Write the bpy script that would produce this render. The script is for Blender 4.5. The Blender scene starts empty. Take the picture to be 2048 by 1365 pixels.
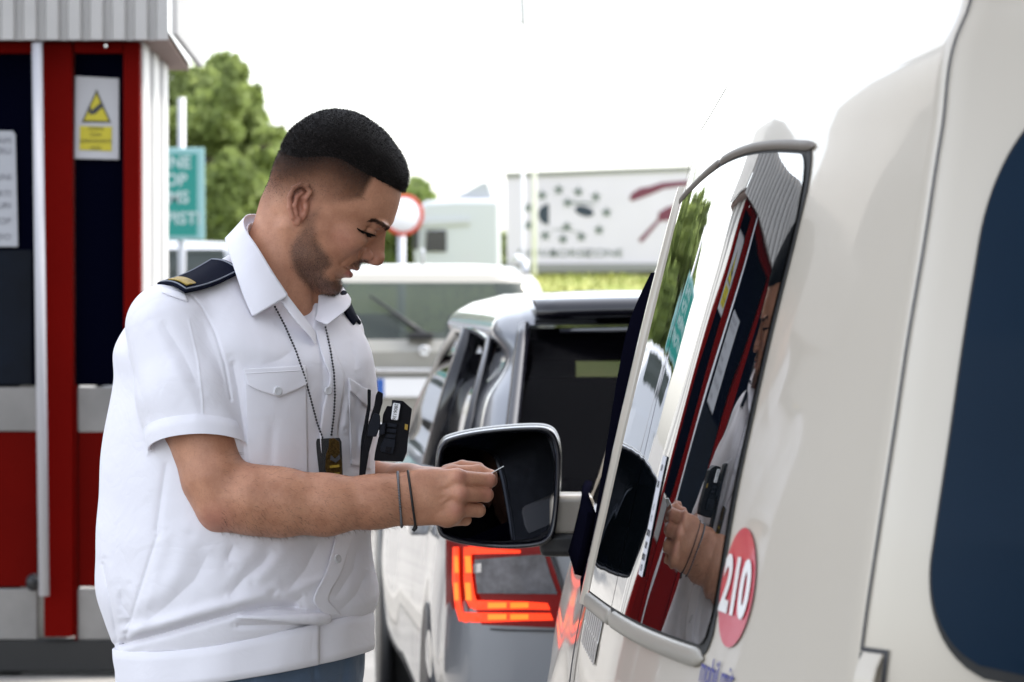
import bpy, math, random
import numpy as np
from mathutils import Vector, Matrix
R = math.radians
random.seed(7); RNG = np.random.default_rng(7)
SC = bpy.context.scene
COL = SC.collection

# ---------------------------------------------------------------- camera
FPX = 6600.0; CH = 1.463; PITCH = R(0.907)
cam = bpy.data.cameras.new('camera'); cam_ob = bpy.data.objects.new('camera', cam); COL.objects.link(cam_ob)
cam.sensor_width = 36.0; cam.lens = FPX / 2048 * 36.0
cam.clip_start = 0.1; cam.clip_end = 3000
cam_ob.location = (0, 0, CH); cam_ob.rotation_euler = (R(90) - PITCH, 0, 0)
cam.dof.use_dof = True; cam.dof.focus_distance = 4.55; cam.dof.aperture_fstop = 11.0
SC.camera = cam_ob
SC.render.resolution_x = 1024; SC.render.resolution_y = 682

# ---------------------------------------------------------------- sky, sun, exposure
SUN_EL, SUN_AZ = R(56), R(72)        # azimuth measured from +Y (away from the camera) towards +X
world = bpy.data.worlds.new('World'); SC.world = world; world.use_nodes = True
wn = world.node_tree.nodes; wl = world.node_tree.links; wn.clear()
wout = wn.new('ShaderNodeOutputWorld'); wbg = wn.new('ShaderNodeBackground'); wsky = wn.new('ShaderNodeTexSky')
wsky.sky_type = 'NISHITA'; wsky.sun_disc = False
wsky.sun_elevation = SUN_EL; wsky.sun_rotation = SUN_AZ
wsky.air_density = 1.0; wsky.dust_density = 2.0; wsky.ozone_density = 1.0
wbg.inputs['Strength'].default_value = 0.15
whs = wn.new('ShaderNodeHueSaturation'); whs.inputs['Saturation'].default_value = 0.35      # thin white overcast
wl.new(wsky.outputs[0], whs.inputs['Color']); wl.new(whs.outputs[0], wbg.inputs['Color']); wl.new(wbg.outputs[0], wout.inputs[0])
sun = bpy.data.lights.new('sun', 'SUN'); sun.energy = 1.3; sun.angle = R(8); sun.color = (1.0, 0.94, 0.86)
sun_ob = bpy.data.objects.new('sun', sun); COL.objects.link(sun_ob)
sd = Vector((math.sin(SUN_AZ) * math.cos(SUN_EL), math.cos(SUN_AZ) * math.cos(SUN_EL), math.sin(SUN_EL)))
sun_ob.rotation_euler = sd.to_track_quat('Z', 'Y').to_euler(); sun_ob.location = sd * 40
SC.view_settings.view_transform = 'Standard'; SC.view_settings.look = 'None'
SC.view_settings.exposure = 2.05; SC.view_settings.gamma = 1.0
SC.cycles.max_bounces = 8; SC.cycles.transparent_max_bounces = 8
SC.cycles.caustics_reflective = False; SC.cycles.caustics_refractive = False

# ---------------------------------------------------------------- helpers
_cp, _sp = math.cos(PITCH), math.sin(PITCH)
def at(px, py, Y):
    """point of the place at depth Y that stands behind photo pixel (px, py)"""
    x = (px - 1024) / FPX; y = -(py - 682.5) / FPX
    d = Vector((x, _cp + y * _sp, y * _cp - _sp))
    t = Y / d.y
    return Vector((0, 0, CH)) + d * t

def link_mesh(name, me, mat=None, parent=None):
    o = bpy.data.objects.new(name, me); COL.objects.link(o)
    if mat is not None:
        for m in (mat if isinstance(mat, (list, tuple)) else [mat]): me.materials.append(m)
    if parent is not None: adopt(o, parent)
    return o

def adopt(o, parent):
    o.parent = parent
    o.matrix_parent_inverse = world_mat(parent).inverted()

def world_mat(o):
    m = Matrix.LocRotScale(o.location, o.rotation_euler, o.scale)
    if o.parent: m = world_mat(o.parent) @ o.matrix_parent_inverse @ m
    return m

def tag(o, label=None, cat=None, group=None, kind=None):
    if label: o['label'] = label
    if cat: o['category'] = cat
    if group: o['group'] = group
    if kind: o['kind'] = kind
    return o

def empty(name, loc, label=None, cat=None, group=None):
    o = bpy.data.objects.new(name, None); COL.objects.link(o); o.location = loc
    o.empty_display_size = 0.1
    return tag(o, label, cat, group)

def np_mesh(name, V, F, smooth=True):
    """V [n,3]; F list of index lists or int array [m,k]"""
    me = bpy.data.meshes.new(name)
    V = np.asarray(V, dtype=np.float32)
    me.vertices.add(len(V)); me.vertices.foreach_set('co', V.ravel())
    if isinstance(F, np.ndarray):
        k = F.shape[1]; n = len(F)
        me.loops.add(n * k); me.polygons.add(n)
        me.loops.foreach_set('vertex_index', F.astype(np.int32).ravel())
        me.polygons.foreach_set('loop_start', np.arange(0, n * k, k, dtype=np.int32))
    else:
        flat = [i for f in F for i in f]
        st = np.cumsum([0] + [len(f) for f in F])[:-1]
        me.loops.add(len(flat)); me.polygons.add(len(F))
        me.loops.foreach_set('vertex_index', np.array(flat, dtype=np.int32))
        me.polygons.foreach_set('loop_start', np.array(st, dtype=np.int32))
    me.update(calc_edges=True)
    if smooth: me.polygons.foreach_set('use_smooth', np.ones(len(me.polygons), dtype=bool))
    me.validate()
    return me

class MB:
    """collects shapes, builds ONE mesh object"""
    def __init__(s): s.v = []; s.f = []; s.sm = []
    def add(s, V, F, smooth=False):
        b = len(s.v); s.v += [tuple(p) for p in V]; s.f += [[i + b for i in f] for f in F]; s.sm += [smooth] * len(F); return s
    def obox(s, c, hx, hy, hz, M=None):
        V = [Vector((x * hx, y * hy, z * hz)) for x in (-1, 1) for y in (-1, 1) for z in (-1, 1)]
        if M is not None: V = [M @ p for p in V]
        V = [p + Vector(c) for p in V]
        return s.add(V, [(0, 1, 3, 2), (4, 6, 7, 5), (0, 4, 5, 1), (2, 3, 7, 6), (0, 2, 6, 4), (1, 5, 7, 3)])
    def box(s, a, b):
        a = Vector(a); b = Vector(b); c = (a + b) / 2; h = (b - a) / 2
        return s.obox(c, abs(h.x), abs(h.y), abs(h.z))
    def tube(s, pts, r, n=10, cap=True, smooth=True, closed=False):
        pts = [Vector(p) for p in pts]; m = len(pts)
        rr = r if isinstance(r, (list, tuple)) else [r] * m
        b = len(s.v); up = None
        for i, p in enumerate(pts):
            if closed: t = pts[(i + 1) % m] - pts[i - 1]
            else: t = pts[min(i + 1, m - 1)] - pts[max(i - 1, 0)]
            t = t.normalized()
            if up is None:
                up = t.orthogonal().normalized()
            up = (up - t * up.dot(t)).normalized(); sd_ = t.cross(up)
            for k in range(n):
                a = 2 * math.pi * k / n
                s.v.append(tuple(p + (up * math.cos(a) + sd_ * math.sin(a)) * rr[i]))
        for i in range(m if closed else m - 1):
            j = (i + 1) % m
            for k in range(n):
                s.f.append([b + i * n + k, b + i * n + (k + 1) % n, b + j * n + (k + 1) % n, b + j * n + k]); s.sm.append(smooth)
        if cap and not closed:
            s.f.append([b + k for k in range(n)][::-1]); s.sm.append(False)
            s.f.append([b + (m - 1) * n + k for k in range(n)]); s.sm.append(False)
        return s
    def cyl(s, p0, p1, r0, r1=None, n=24): return s.tube([p0, p1], [r0, r0 if r1 is None else r1], n)
    def lathe(s, o, axis, prof, n=40, closed=False):
        """prof: (distance along axis, radius)"""
        o = Vector(o); ax = Vector(axis).normalized(); u = ax.orthogonal().normalized(); w = ax.cross(u); b = len(s.v); m = len(prof)
        for (d, r) in prof:
            for k in range(n):
                a = 2 * math.pi * k / n; s.v.append(tuple(o + ax * d + (u * math.cos(a) + w * math.sin(a)) * r))
        for i in range(m if closed else m - 1):
            j = (i + 1) % m
            for k in range(n):
                s.f.append([b + i * n + k, b + i * n + (k + 1) % n, b + j * n + (k + 1) % n, b + j * n + k]); s.sm.append(True)
        return s
    def prism(s, poly, thick):
        """poly: list of 3-D points (planar); thick: vector"""
        t = Vector(thick); n = len(poly); b = len(s.v)
        s.v += [tuple(Vector(p)) for p in poly] + [tuple(Vector(p) + t) for p in poly]
        s.f += [[b + i for i in range(n)], [b + n + i for i in range(n)][::-1]] + [[b + i, b + n + i, b + n + (i + 1) % n, b + (i + 1) % n] for i in range(n)]
        s.sm += [False] * (n + 2); return s
    def grid(s, P, smooth=True, close_u=False, close_v=False):
        nu = len(P); nv = len(P[0]); b = len(s.v)
        for row in P: s.v += [tuple(p) for p in row]
        for i in range(nu if close_u else nu - 1):
            for j in range(nv if close_v else nv - 1):
                i2 = (i + 1) % nu; j2 = (j + 1) % nv
                s.f.append([b + i * nv + j, b + i2 * nv + j, b + i2 * nv + j2, b + i * nv + j2]); s.sm.append(smooth)
        return s
    def sphere(s, c, r, nu=10, nv=8, M=None):
        c = Vector(c); rr = r if isinstance(r, (tuple, list)) else (r, r, r); b = len(s.v)
        for i in range(nv + 1):
            th = math.pi * i / nv
            for k in range(nu):
                a = 2 * math.pi * k / nu
                p = Vector((rr[0] * math.sin(th) * math.cos(a), rr[1] * math.sin(th) * math.sin(a), rr[2] * math.cos(th)))
                s.v.append(tuple(c + (M @ p if M is not None else p)))
        for i in range(nv):
            for k in range(nu):
                s.f.append([b + i * nu + k, b + (i + 1) * nu + k, b + (i + 1) * nu + (k + 1) % nu, b + i * nu + (k + 1) % nu]); s.sm.append(True)
        return s
    def build(s, name, mat, parent=None, bevel=0.0, solid=0.0, sub=0, weld=False, segs=2, offset=0.0):
        me = bpy.data.meshes.new(name); me.from_pydata(s.v, [], s.f); me.update()
        me.polygons.foreach_set('use_smooth', np.array(s.sm, dtype=bool))
        o = link_mesh(name, me, mat, parent)
        if weld:
            m = o.modifiers.new('weld', 'WELD'); m.merge_threshold = 1e-5
        if sub:
            m = o.modifiers.new('sub', 'SUBSURF'); m.levels = sub; m.render_levels = sub
        if solid:
            m = o.modifiers.new('solid', 'SOLIDIFY'); m.thickness = solid; m.offset = offset
        if bevel:
            m = o.modifiers.new('bevel', 'BEVEL'); m.width = bevel; m.segments = segs; m.limit_method = 'ANGLE'; m.angle_limit = R(35)
            me.polygons.foreach_set('use_smooth', np.ones(len(me.polygons), dtype=bool))
            m.harden_normals = True
        return o

def text_obj(name, body, mat, M, size, parent=None, align='CENTER', depth=0.0006, sx=1.0, bold=0.0):
    """writing as a mesh; M maps text plane (x right, y up, z out) to the place"""
    c = bpy.data.curves.new(name, 'FONT'); c.body = body; c.size = size; c.align_x = align; c.align_y = 'CENTER'
    c.extrude = depth; c.resolution_u = 6; c.offset = bold
    t = bpy.data.objects.new(name, c); COL.objects.link(t)
    dg = bpy.context.evaluated_depsgraph_get()
    me = bpy.data.meshes.new_from_object(t.evaluated_get(dg)); bpy.data.objects.remove(t)
    me.transform(Matrix.Diagonal((sx, 1, 1, 1))); me.transform(M)
    return link_mesh(name, me, mat, parent)

def frame_mat(o, x, y):
    x = Vector(x).normalized(); z = x.cross(Vector(y)).normalized(); y = z.cross(x)
    M = Matrix((x, y, z)).transposed().to_4x4(); M.translation = Vector(o); return M

# ---------------------------------------------------------------- materials
MATS = {}
def pmat(name, color, rough=0.5, metal=0.0, noise=0.0, nscale=20.0, bump=0.0, bscale=60.0, coat=0.0, spec=0.5, sss=0.0, sheen=0.0, trans=0.0, emit=None, estr=0.0, col2=None, detail=6, rvar=0.0, coat_rough=0.03, ior=1.5):
    if name in MATS: return MATS[name]
    m = bpy.data.materials.new(name); m.use_nodes = True; nt = m.node_tree; n = nt.nodes; l = nt.links
    b = n['Principled BSDF']
    b.inputs['Base Color'].default_value = (*color, 1); b.inputs['Roughness'].default_value = rough; b.inputs['Metallic'].default_value = metal
    b.inputs['Specular IOR Level'].default_value = spec; b.inputs['Coat Weight'].default_value = coat; b.inputs['Coat Roughness'].default_value = coat_rough
    b.inputs['IOR'].default_value = ior
    if sheen: b.inputs['Sheen Weight'].default_value = sheen
    if trans: b.inputs['Transmission Weight'].default_value = trans
    if sss:
        b.inputs['Subsurface Weight'].default_value = sss; b.inputs['Subsurface Radius'].default_value = (1.0, 0.35, 0.2); b.inputs['Subsurface Scale'].default_value = 0.008
    if emit: b.inputs['Emission Color'].default_value = (*emit, 1); b.inputs['Emission Strength'].default_value = estr
    tc = n.new('ShaderNodeTexCoord')
    if noise or rvar or col2:
        t = n.new('ShaderNodeTexNoise'); t.inputs['Scale'].default_value = nscale; t.inputs['Detail'].default_value = detail
        l.new(tc.outputs['Object'], t.inputs['Vector'])
        cr = n.new('ShaderNodeMapRange'); l.new(t.outputs['Fac'], cr.inputs[0]); cr.inputs[1].default_value = 0.3; cr.inputs[2].default_value = 0.7
        if noise or col2:
            mx = n.new('ShaderNodeMix'); mx.data_type = 'RGBA'
            c2 = col2 if col2 else tuple(c * (1 - noise) for c in color)
            mx.inputs[6].default_value = (*color, 1); mx.inputs[7].default_value = (*c2, 1)
            l.new(cr.outputs[0], mx.inputs[0]); l.new(mx.outputs[2], b.inputs['Base Color'])
        if rvar:
            rm = n.new('ShaderNodeMapRange'); l.new(t.outputs['Fac'], rm.inputs[0]); rm.inputs[1].default_value = 0.3; rm.inputs[2].default_value = 0.7
            rm.inputs[3].default_value = max(0, rough - rvar); rm.inputs[4].default_value = min(1, rough + rvar); l.new(rm.outputs[0], b.inputs['Roughness'])
    if bump:
        t2 = n.new('ShaderNodeTexNoise'); t2.inputs['Scale'].default_value = bscale; t2.inputs['Detail'].default_value = 5
        l.new(tc.outputs['Object'], t2.inputs['Vector'])
        bp = n.new('ShaderNodeBump'); bp.inputs['Strength'].default_value = bump; bp.inputs['Distance'].default_value = 0.01
        l.new(t2.outputs['Fac'], bp.inputs['Height']); l.new(bp.outputs[0], b.inputs['Normal'])
    MATS[name] = m; return m

M_black = pmat('black_plastic', (0.012, 0.012, 0.014), 0.45, rvar=0.1, nscale=80)
M_blackgloss = pmat('gloss_black', (0.006, 0.006, 0.010), 0.08, coat=0.3)
M_chrome = pmat('chrome', (0.75, 0.75, 0.76), 0.12, metal=1.0, rvar=0.05, nscale=40)
M_rubber = pmat('rubber', (0.018, 0.018, 0.018), 0.75, noise=0.3, nscale=50)
M_glassdark = pmat('dark_glass', (0.004, 0.006, 0.009), 0.02, spec=0.6, coat=0.5, coat_rough=0.01)
M_white = pmat('white_print', (0.78, 0.78, 0.78), 0.5)
M_ink = pmat('dark_ink', (0.03, 0.03, 0.035), 0.6)
# ---- signed-distance helpers (arrays)
def smin(a, b, k):
    h = np.clip(0.5 + 0.5 * (b - a) / k, 0, 1); return b + (a - b) * h - k * h * (1 - h)
def smax(a, b, k): return -smin(-a, -b, k)
def sstep(e0, e1, x):
    t = np.clip((x - e0) / (e1 - e0), 0, 1); return t * t * (3 - 2 * t)
def ell(u, v, w, c, r):
    du = (u - c[0]) / r[0]; dv = (v - c[1]) / r[1]; dw = (w - c[2]) / r[2]
    q = np.sqrt(du * du + dv * dv + dw * dw) + 1e-6
    g = np.sqrt((du / r[0]) ** 2 + (dv / r[1]) ** 2 + (dw / r[2]) ** 2) + 1e-6
    return q * (q - 1) / g
def cone(u, v, w, a, b, ra, rb, ws=1.0):
    """tapered capsule; ws > 1 flattens it in w"""
    bu, bv, bw = b[0] - a[0], b[1] - a[1], (b[2] - a[2])
    pu, pv, pw = u - a[0], v - a[1], w - a[2]
    h = np.clip((pu * bu + pv * bv + pw * bw) / (bu * bu + bv * bv + bw * bw + 1e-9), 0, 1)
    return np.sqrt((pu - bu * h) ** 2 + (pv - bv * h) ** 2 + ((pw - bw * h) * ws) ** 2) - (ra + (rb - ra) * h)
def chain(u, v, w, pts, k=6, ws=1.0):
    d = None
    for (a, b) in zip(pts[:-1], pts[1:]):
        c = cone(u, v, w, a[:3], b[:3], a[3], b[3], ws)
        d = c if d is None else smin(d, c, k)
    return d
def spline_tab(rows, step=1.0):
    """Catmull-Rom resample of a table whose first column is the key (rising)"""
    A = np.array(sorted(rows), dtype=float); x = A[:, 0]; Y = A[:, 1:]
    m = np.zeros_like(Y); d = np.diff(Y, axis=0) / np.diff(x)[:, None]
    m[1:-1] = (d[:-1] * np.diff(x)[1:, None] + d[1:] * np.diff(x)[:-1, None]) / (x[2:] - x[:-2])[:, None]; m[0] = d[0]; m[-1] = d[-1]
    xs = np.arange(x[0], x[-1] + step * 0.5, step); i = np.clip(np.searchsorted(x, xs, side='right') - 1, 0, len(x) - 2)
    h = (x[i + 1] - x[i]); t = ((xs - x[i]) / h)[:, None]; h = h[:, None]
    out = (2 * t**3 - 3 * t**2 + 1) * Y[i] + (t**3 - 2 * t**2 + t) * h * m[i] + (-2 * t**3 + 3 * t**2) * Y[i + 1] + (t**3 - t**2) * h * m[i + 1]
    return xs, out
def poly_dist(u, v, pts):
    d = None
    for (a, b) in zip(pts[:-1], pts[1:]):
        bu, bv = b[0] - a[0], b[1] - a[1]; h = np.clip(((u - a[0]) * bu + (v - a[1]) * bv) / (bu * bu + bv * bv + 1e-9), 0, 1)
        c = (u - a[0] - bu * h) ** 2 + (v - a[1] - bv * h) ** 2
        d = c if d is None else np.minimum(d, c)
    return np.sqrt(d)
def inside(u, v, poly):
    r = np.zeros(u.shape, bool); n = len(poly)
    for i in range(n):
        (x1, y1), (x2, y2) = poly[i], poly[(i + 1) % n]
        if y1 == y2: continue
        c = ((y1 > v) != (y2 > v)) & (u < (x2 - x1) * (v - y1) / (y2 - y1) + x1); r ^= c
    return r
def soft_poly(u, v, poly, soft):
    d = poly_dist(u, v, list(poly) + [poly[0]]); s = np.where(inside(u, v, poly), d, -d); return sstep(-soft, soft, s)

def surface_nets(f, lo, hi, h, B=12):
    """sparse naive surface nets of f(u,v,w) < 0"""
    lo = np.array(lo, float); n = np.ceil((np.array(hi, float) - lo) / h).astype(int)
    nb = np.ceil(n / B).astype(int)
    def select(blocks, size):
        c = lo + (blocks + 0.5) * size * h; d = f(*[c[:, i].astype(np.float32) for i in range(3)])
        return blocks[np.abs(d) < 0.87 * size * h * 1.5]
    big = 4 * B; nbb = np.ceil(n / big).astype(int)
    bl = np.stack(np.meshgrid(*[np.arange(k) for k in nbb], indexing='ij'), -1).reshape(-1, 3)
    bl = select(bl, big)
    off = np.stack(np.meshgrid(*[np.arange(4)] * 3, indexing='ij'), -1).reshape(-1, 3)
    bl = (bl[:, None] * 4 + off[None]).reshape(-1, 3); bl = select(bl, B)
    g = np.stack(np.meshgrid(*[np.arange(B + 1)] * 3, indexing='ij'), -1).reshape(-1, 3)
    N = n.max() + 2 * big
    key = lambda a: (a[..., 0].astype(np.int64) * N + a[..., 1]) * N + a[..., 2]
    Ks, Ps, Es = [], [], []
    CH_ = 400
    for s in range(0, len(bl), CH_):
        bb = bl[s:s + CH_]; idx = bb[:, None] * B + g[None]
        p = lo + idx * h
        D = f(p[..., 0].ravel().astype(np.float32), p[..., 1].ravel().astype(np.float32), p[..., 2].ravel().astype(np.float32)).reshape(len(bb), B + 1, B + 1, B + 1)
        ins = D < 0
        cs = [ins[:, i:B + i, j:B + j, k:B + k] for i in (0, 1) for j in (0, 1) for k in (0, 1)]
        tot = sum(c.astype(np.int8) for c in cs); act = (tot > 0) & (tot < 8)
        q = np.argwhere(act)
        if len(q) == 0: continue
        base = bb[q[:, 0]] * B + q[:, 1:]
        val = np.stack([D[q[:, 0], q[:, 1] + i, q[:, 2] + j, q[:, 3] + k] for i in (0, 1) for j in (0, 1) for k in (0, 1)], 1)
        cor = np.array([(i, j, k) for i in (0, 1) for j in (0, 1) for k in (0, 1)], float)
        acc = np.zeros((len(q), 3)); cnt = np.zeros(len(q))
        for a in range(8):
            for b in range(a + 1, 8):
                if np.abs(cor[a] - cor[b]).sum() != 1: continue
                x = (val[:, a] < 0) != (val[:, b] < 0); t = np.where(x, val[:, a] / np.where(x, val[:, a] - val[:, b], 1), 0)
                acc += np.where(x[:, None], cor[a] + t[:, None] * (cor[b] - cor[a]), 0); cnt += x
        Ks.append(key(base)); Ps.append(lo + (base + acc / cnt[:, None]) * h)
        for ax in range(3):
            sl0 = [slice(0, B)] * 3; sl1 = [slice(0, B)] * 3; sl1[ax] = slice(1, B + 1)
            A = ins[(slice(None), *sl0)]; C2 = ins[(slice(None), *sl1)]
            e = np.argwhere(A != C2)
            if len(e): Es.append((ax, bb[e[:, 0]] * B + e[:, 1:], A[e[:, 0], e[:, 1], e[:, 2], e[:, 3]]))
    K = np.concatenate(Ks); P = np.concatenate(Ps); o = np.argsort(K); K = K[o]; P = P[o]
    F = []
    for ax, v0, sg in Es:
        a1, a2 = (ax + 1) % 3, (ax + 2) % 3; q = []
        for d1, d2 in ((0, 0), (1, 0), (1, 1), (0, 1)):
            c = v0.copy(); c[:, a1] -= d1; c[:, a2] -= d2; k = key(c); j = np.clip(np.searchsorted(K, k), 0, len(K) - 1)
            q.append(np.where(K[j] == k, j, -1))
        q = np.stack(q, 1); q[sg] = q[sg][:, ::-1]
        F.append(q[(q >= 0).all(1)])
    return P, np.concatenate(F)[:, ::-1]

# ================================================================ ground, bank, kerb island
M_asphalt = pmat('asphalt', (0.21, 0.205, 0.195), 0.9, noise=0.35, nscale=3.0, bump=0.5, bscale=120)
M_concrete = pmat('concrete', (0.30, 0.29, 0.27), 0.9, noise=0.3, nscale=4, bump=0.4, bscale=60)
M_grass = pmat('grass', (0.17, 0.22, 0.03), 0.9, col2=(0.27, 0.26, 0.07), nscale=1.2, bump=1.0, bscale=8)
def plane_grid(x0, x1, y0, y1, z, nx=2, ny=2):
    return [[Vector((x0 + (x1 - x0) * i / (nx - 1), y0 + (y1 - y0) * j / (ny - 1), z)) for j in range(ny)] for i in range(nx)]
tag(MB().grid(plane_grid(-900, 900, -300, 1500, 0.0)).build('ground', M_asphalt), 'grey asphalt of the border lanes', 'ground', kind='structure')
isl = MB().box((-6.5, 8.9, 0.0), (-0.95, 22.0, 0.16)).build('traffic_island', M_concrete, bevel=0.03)
tag(isl, 'raised concrete island under the booth', 'kerb', kind='structure')
# grassy bank across the far end of the road, under the parked trailer
def bank_z(x, y): return 1.70 * sstep(52, 74, np.array([y]))[0] + 0.05 * math.sin(x * 0.9) * math.sin(y * 0.7)
rows = [[Vector((x, y, bank_z(x, y) - 0.03)) for y in np.linspace(50, 130, 40)] for x in np.linspace(-6, 60, 60)]
tag(MB().grid(rows).build('grass_bank', M_grass), 'sunlit green grass bank at the far end', 'bank', kind='structure')
gb = MB()
for i in range(9000):
    x = random.uniform(-2, 16); y = random.uniform(60, 78); z = bank_z(x, y); h = random.uniform(0.04, 0.13); a = random.uniform(0, 6.3); c, s = math.cos(a) * 0.03, math.sin(a) * 0.03
    lx, ly = random.uniform(-.06, .06), random.uniform(-.06, .06)
    gb.add([(x - c, y - s, z - 0.05), (x + c, y + s, z - 0.05), (x + lx, y + ly, z + h)], [(0, 1, 2)])
tag(gb.build('bank_grass', pmat('grass_blade', (0.19, 0.24, 0.035), 0.8, col2=(0.28, 0.27, 0.08), nscale=2.0)), 'short grass growing on the bank', 'grass', kind='stuff')

# unseen canopy added over the right lanes to keep sun off man and van
can = empty('shade_canopy', (0, -10, 0), 'broad grey canopy, added out of view to shade the lane and the van', 'canopy')
M_can = pmat('canopy_sheet', (0.52, 0.52, 0.52), 0.7)
MB().box((0.3, -9, 5.0), (16, 6.2, 5.7)).build('roof', M_can, can)
for x in (6, 14):
    for y in (-4, 5): MB().box((x - .25, y - .25, 0), (x + .25, y + .25, 5.0)).build('column', M_can, can, bevel=.02)

# grey block added out of frame to darken the reflection in the van's corner
off = empty('added_block', (-7, 13.5, 0), 'tall grey block added out of view left of the booth, mirrored in the rear corner of the van', 'building')
MB().box((-11, 11.6, 0), (-3.9, 15.5, 4.7)).build('wall', pmat('block_render', (.30, .29, .28), .8, noise=.15, nscale=1.5), off)
MB().box((-11.2, 11.4, 4.7), (-3.7, 15.7, 4.95)).build('roof_edge', M_can, off)
for x in (-9.6, -7.6, -5.6): MB().box((x - .6, 11.55, 2.9), (x + .6, 11.62, 4.3)).build('window', pmat('block_glass', (.01, .012, .015), .1), off)

# ---------------------------------------------------------------- trees
M_bark = pmat('bark', (0.09, 0.065, 0.045), 0.95, noise=0.4, nscale=8, bump=1.0, bscale=20)
def leafmat(name, c1, c2):
    m = pmat(name, c1, 0.6, col2=c2, nscale=0.9, spec=0.3)
    n = m.node_tree.nodes; l = m.node_tree.links; b = n['Principled BSDF']; t = n.new('ShaderNodeBsdfTranslucent'); x = n.new('ShaderNodeMixShader'); x.inputs[0].default_value = .55
    l.new(b.inputs['Base Color'].links[0].from_socket, t.inputs[0]); l.new(b.outputs[0], x.inputs[1]); l.new(t.outputs[0], x.inputs[2]); l.new(x.outputs[0], n['Material Output'].inputs[0])
    return m
M_leafA = leafmat('leaf_green', (0.19, 0.25, 0.065), (0.30, 0.36, 0.13))
M_leafB = leafmat('leaf_pale', (0.20, 0.27, 0.08), (0.28, 0.34, 0.13))
def tree(name, base, h, blobs, mat, label, n=9000, leaf=0.16, trunk=0.22, group=None):
    """blobs: (x, y, z, r) crown clumps relative to the base"""
    t = empty(name, base, label, 'tree', group); base = Vector(base)
    b = MB(); top = Vector((0, 0, h * 0.55)); b.tube([base + Vector((0, 0, -0.2)), base + Vector((.05, 0, h * .25)), base + top], [trunk, trunk * .8, trunk * .5], 10)
    for (x, y, z, r) in blobs[::2]:
        p = base + Vector((x, y, z)); s = base + Vector((0, 0, h * random.uniform(.3, .5))); b.tube([s, (s + p) / 2 + Vector((0, 0, .2)), p], [trunk * .45, trunk * .28, trunk * .1], 6)
    b.build('trunk', M_bark, t)
    more = []
    for (x, y, z, r) in blobs:
        more.append((x, y, z, r * .86))
        for _ in range(9):
            q = RNG.normal(0, 1, 3); q /= np.linalg.norm(q); more.append((x + q[0] * r * .85, y + q[1] * r * .85, z + q[2] * r * .75, r * RNG.uniform(.22, .42)))
    B_ = np.array(more, float); vol = B_[:, 3] ** 2; pick = RNG.choice(len(B_), n, p=vol / vol.sum())
    d = RNG.normal(0, 1, (n, 3)); d /= np.linalg.norm(d, axis=1, keepdims=True)
    rad = B_[pick, 3] * (RNG.random(n) ** 0.33) * RNG.choice([1.0, 1.12, .9], n)
    sq = np.array([1, 1, .85]); C = np.array(base) + B_[pick, :3] + d * rad[:, None] * sq
    C += 0.25 * np.sin(C * 2.1 + 1.0)
    nrm = d + RNG.normal(0, .7, (n, 3)); nrm /= np.linalg.norm(nrm, axis=1, keepdims=True)
    a = np.cross(nrm, RNG.normal(0, 1, (n, 3))); a /= np.linalg.norm(a, axis=1, keepdims=True); c = np.cross(nrm, a)
    L = (leaf * RNG.uniform(.6, 1.4, n))[:, None]
    V = np.concatenate([C - a * L, C + c * L * .6, C + a * L, C - c * L * .6]); i = np.arange(n)
    link_mesh('crown', np_mesh('crown', V, np.stack([i, i + n, i + 2 * n, i + 3 * n], 1), smooth=False), mat, t)
    return t
def blobs_px(pts, Y, base, dy=1.6):
    out = []
    for px, py, rpx in pts:
        p = at(px, py, Y + random.uniform(-dy, dy)) - Vector(base); out.append((p.x, p.y, p.z, rpx * Y / FPX))
    return out
bt = at(440, 620, 60); bt.z = 0
big = [(430, 190, 74), (480, 165, 50), (395, 230, 90), (500, 240, 80), (545, 260, 42), (440, 310, 110), (530, 330, 66), (350, 320, 110), (470, 420, 110), (550, 410, 60), (380, 450, 110), (540, 480, 60), (568, 250, 26), (560, 330, 34), (578, 300, 22), (520, 190, 40), (455, 520, 90), (300, 300, 120), (250, 420, 120), (420, 145, 42), (360, 170, 60)]
tree('broadleaf_tree', bt, 6.2, blobs_px(big, 60, bt), M_leafA, 'large round leafy tree behind the green road sign', n=70000, leaf=0.095, trunk=.3)
bt = at(835, 620, 78); bt.z = 0
sm = [(830, 400, 36), (855, 420, 28), (800, 430, 50), (760, 440, 50), (835, 450, 45), (870, 450, 24), (790, 500, 60), (850, 500, 45), (880, 480, 30), (815, 375, 22), (720, 480, 60)]
tree('broadleaf_tree', bt, 3.6, blobs_px(sm, 78, bt), M_leafB, 'small pale green tree beyond the round road sign', n=26000, leaf=0.10, trunk=.16)
bt = at(1000, 640, 100); bt.z = 0.2
sm2 = [(1000, 500, 22), (985, 530, 25), (1012, 535, 20), (960, 545, 26)]
tree('roadside_bush', bt, 2.0, blobs_px(sm2, 97, bt, 0.5), M_leafA, 'dark green bush in the gap between lorry cab and trailer', n=2500, leaf=0.14, trunk=.08)
# far treeline reflected in the glass and closing the horizon behind the viewer's left
for k, (x, y, s) in enumerate(((-21, 46, 1.0), (-27, 33, 1.15))):
    bl = [(random.uniform(-2.6, 2.6) * s, random.uniform(-2, 2), random.uniform(2.0, 6.0) * s, random.uniform(.9, 1.6) * s) for _ in range(14)]
    tree('broadleaf_tree', (x, y, 0), 6 * s, bl, M_leafA, ['leafy tree seen reflected beside the green sign in the van window', 'broad leafy tree left of the booth, out beyond the island'][k], n=6000, leaf=.22, trunk=.2)
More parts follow.
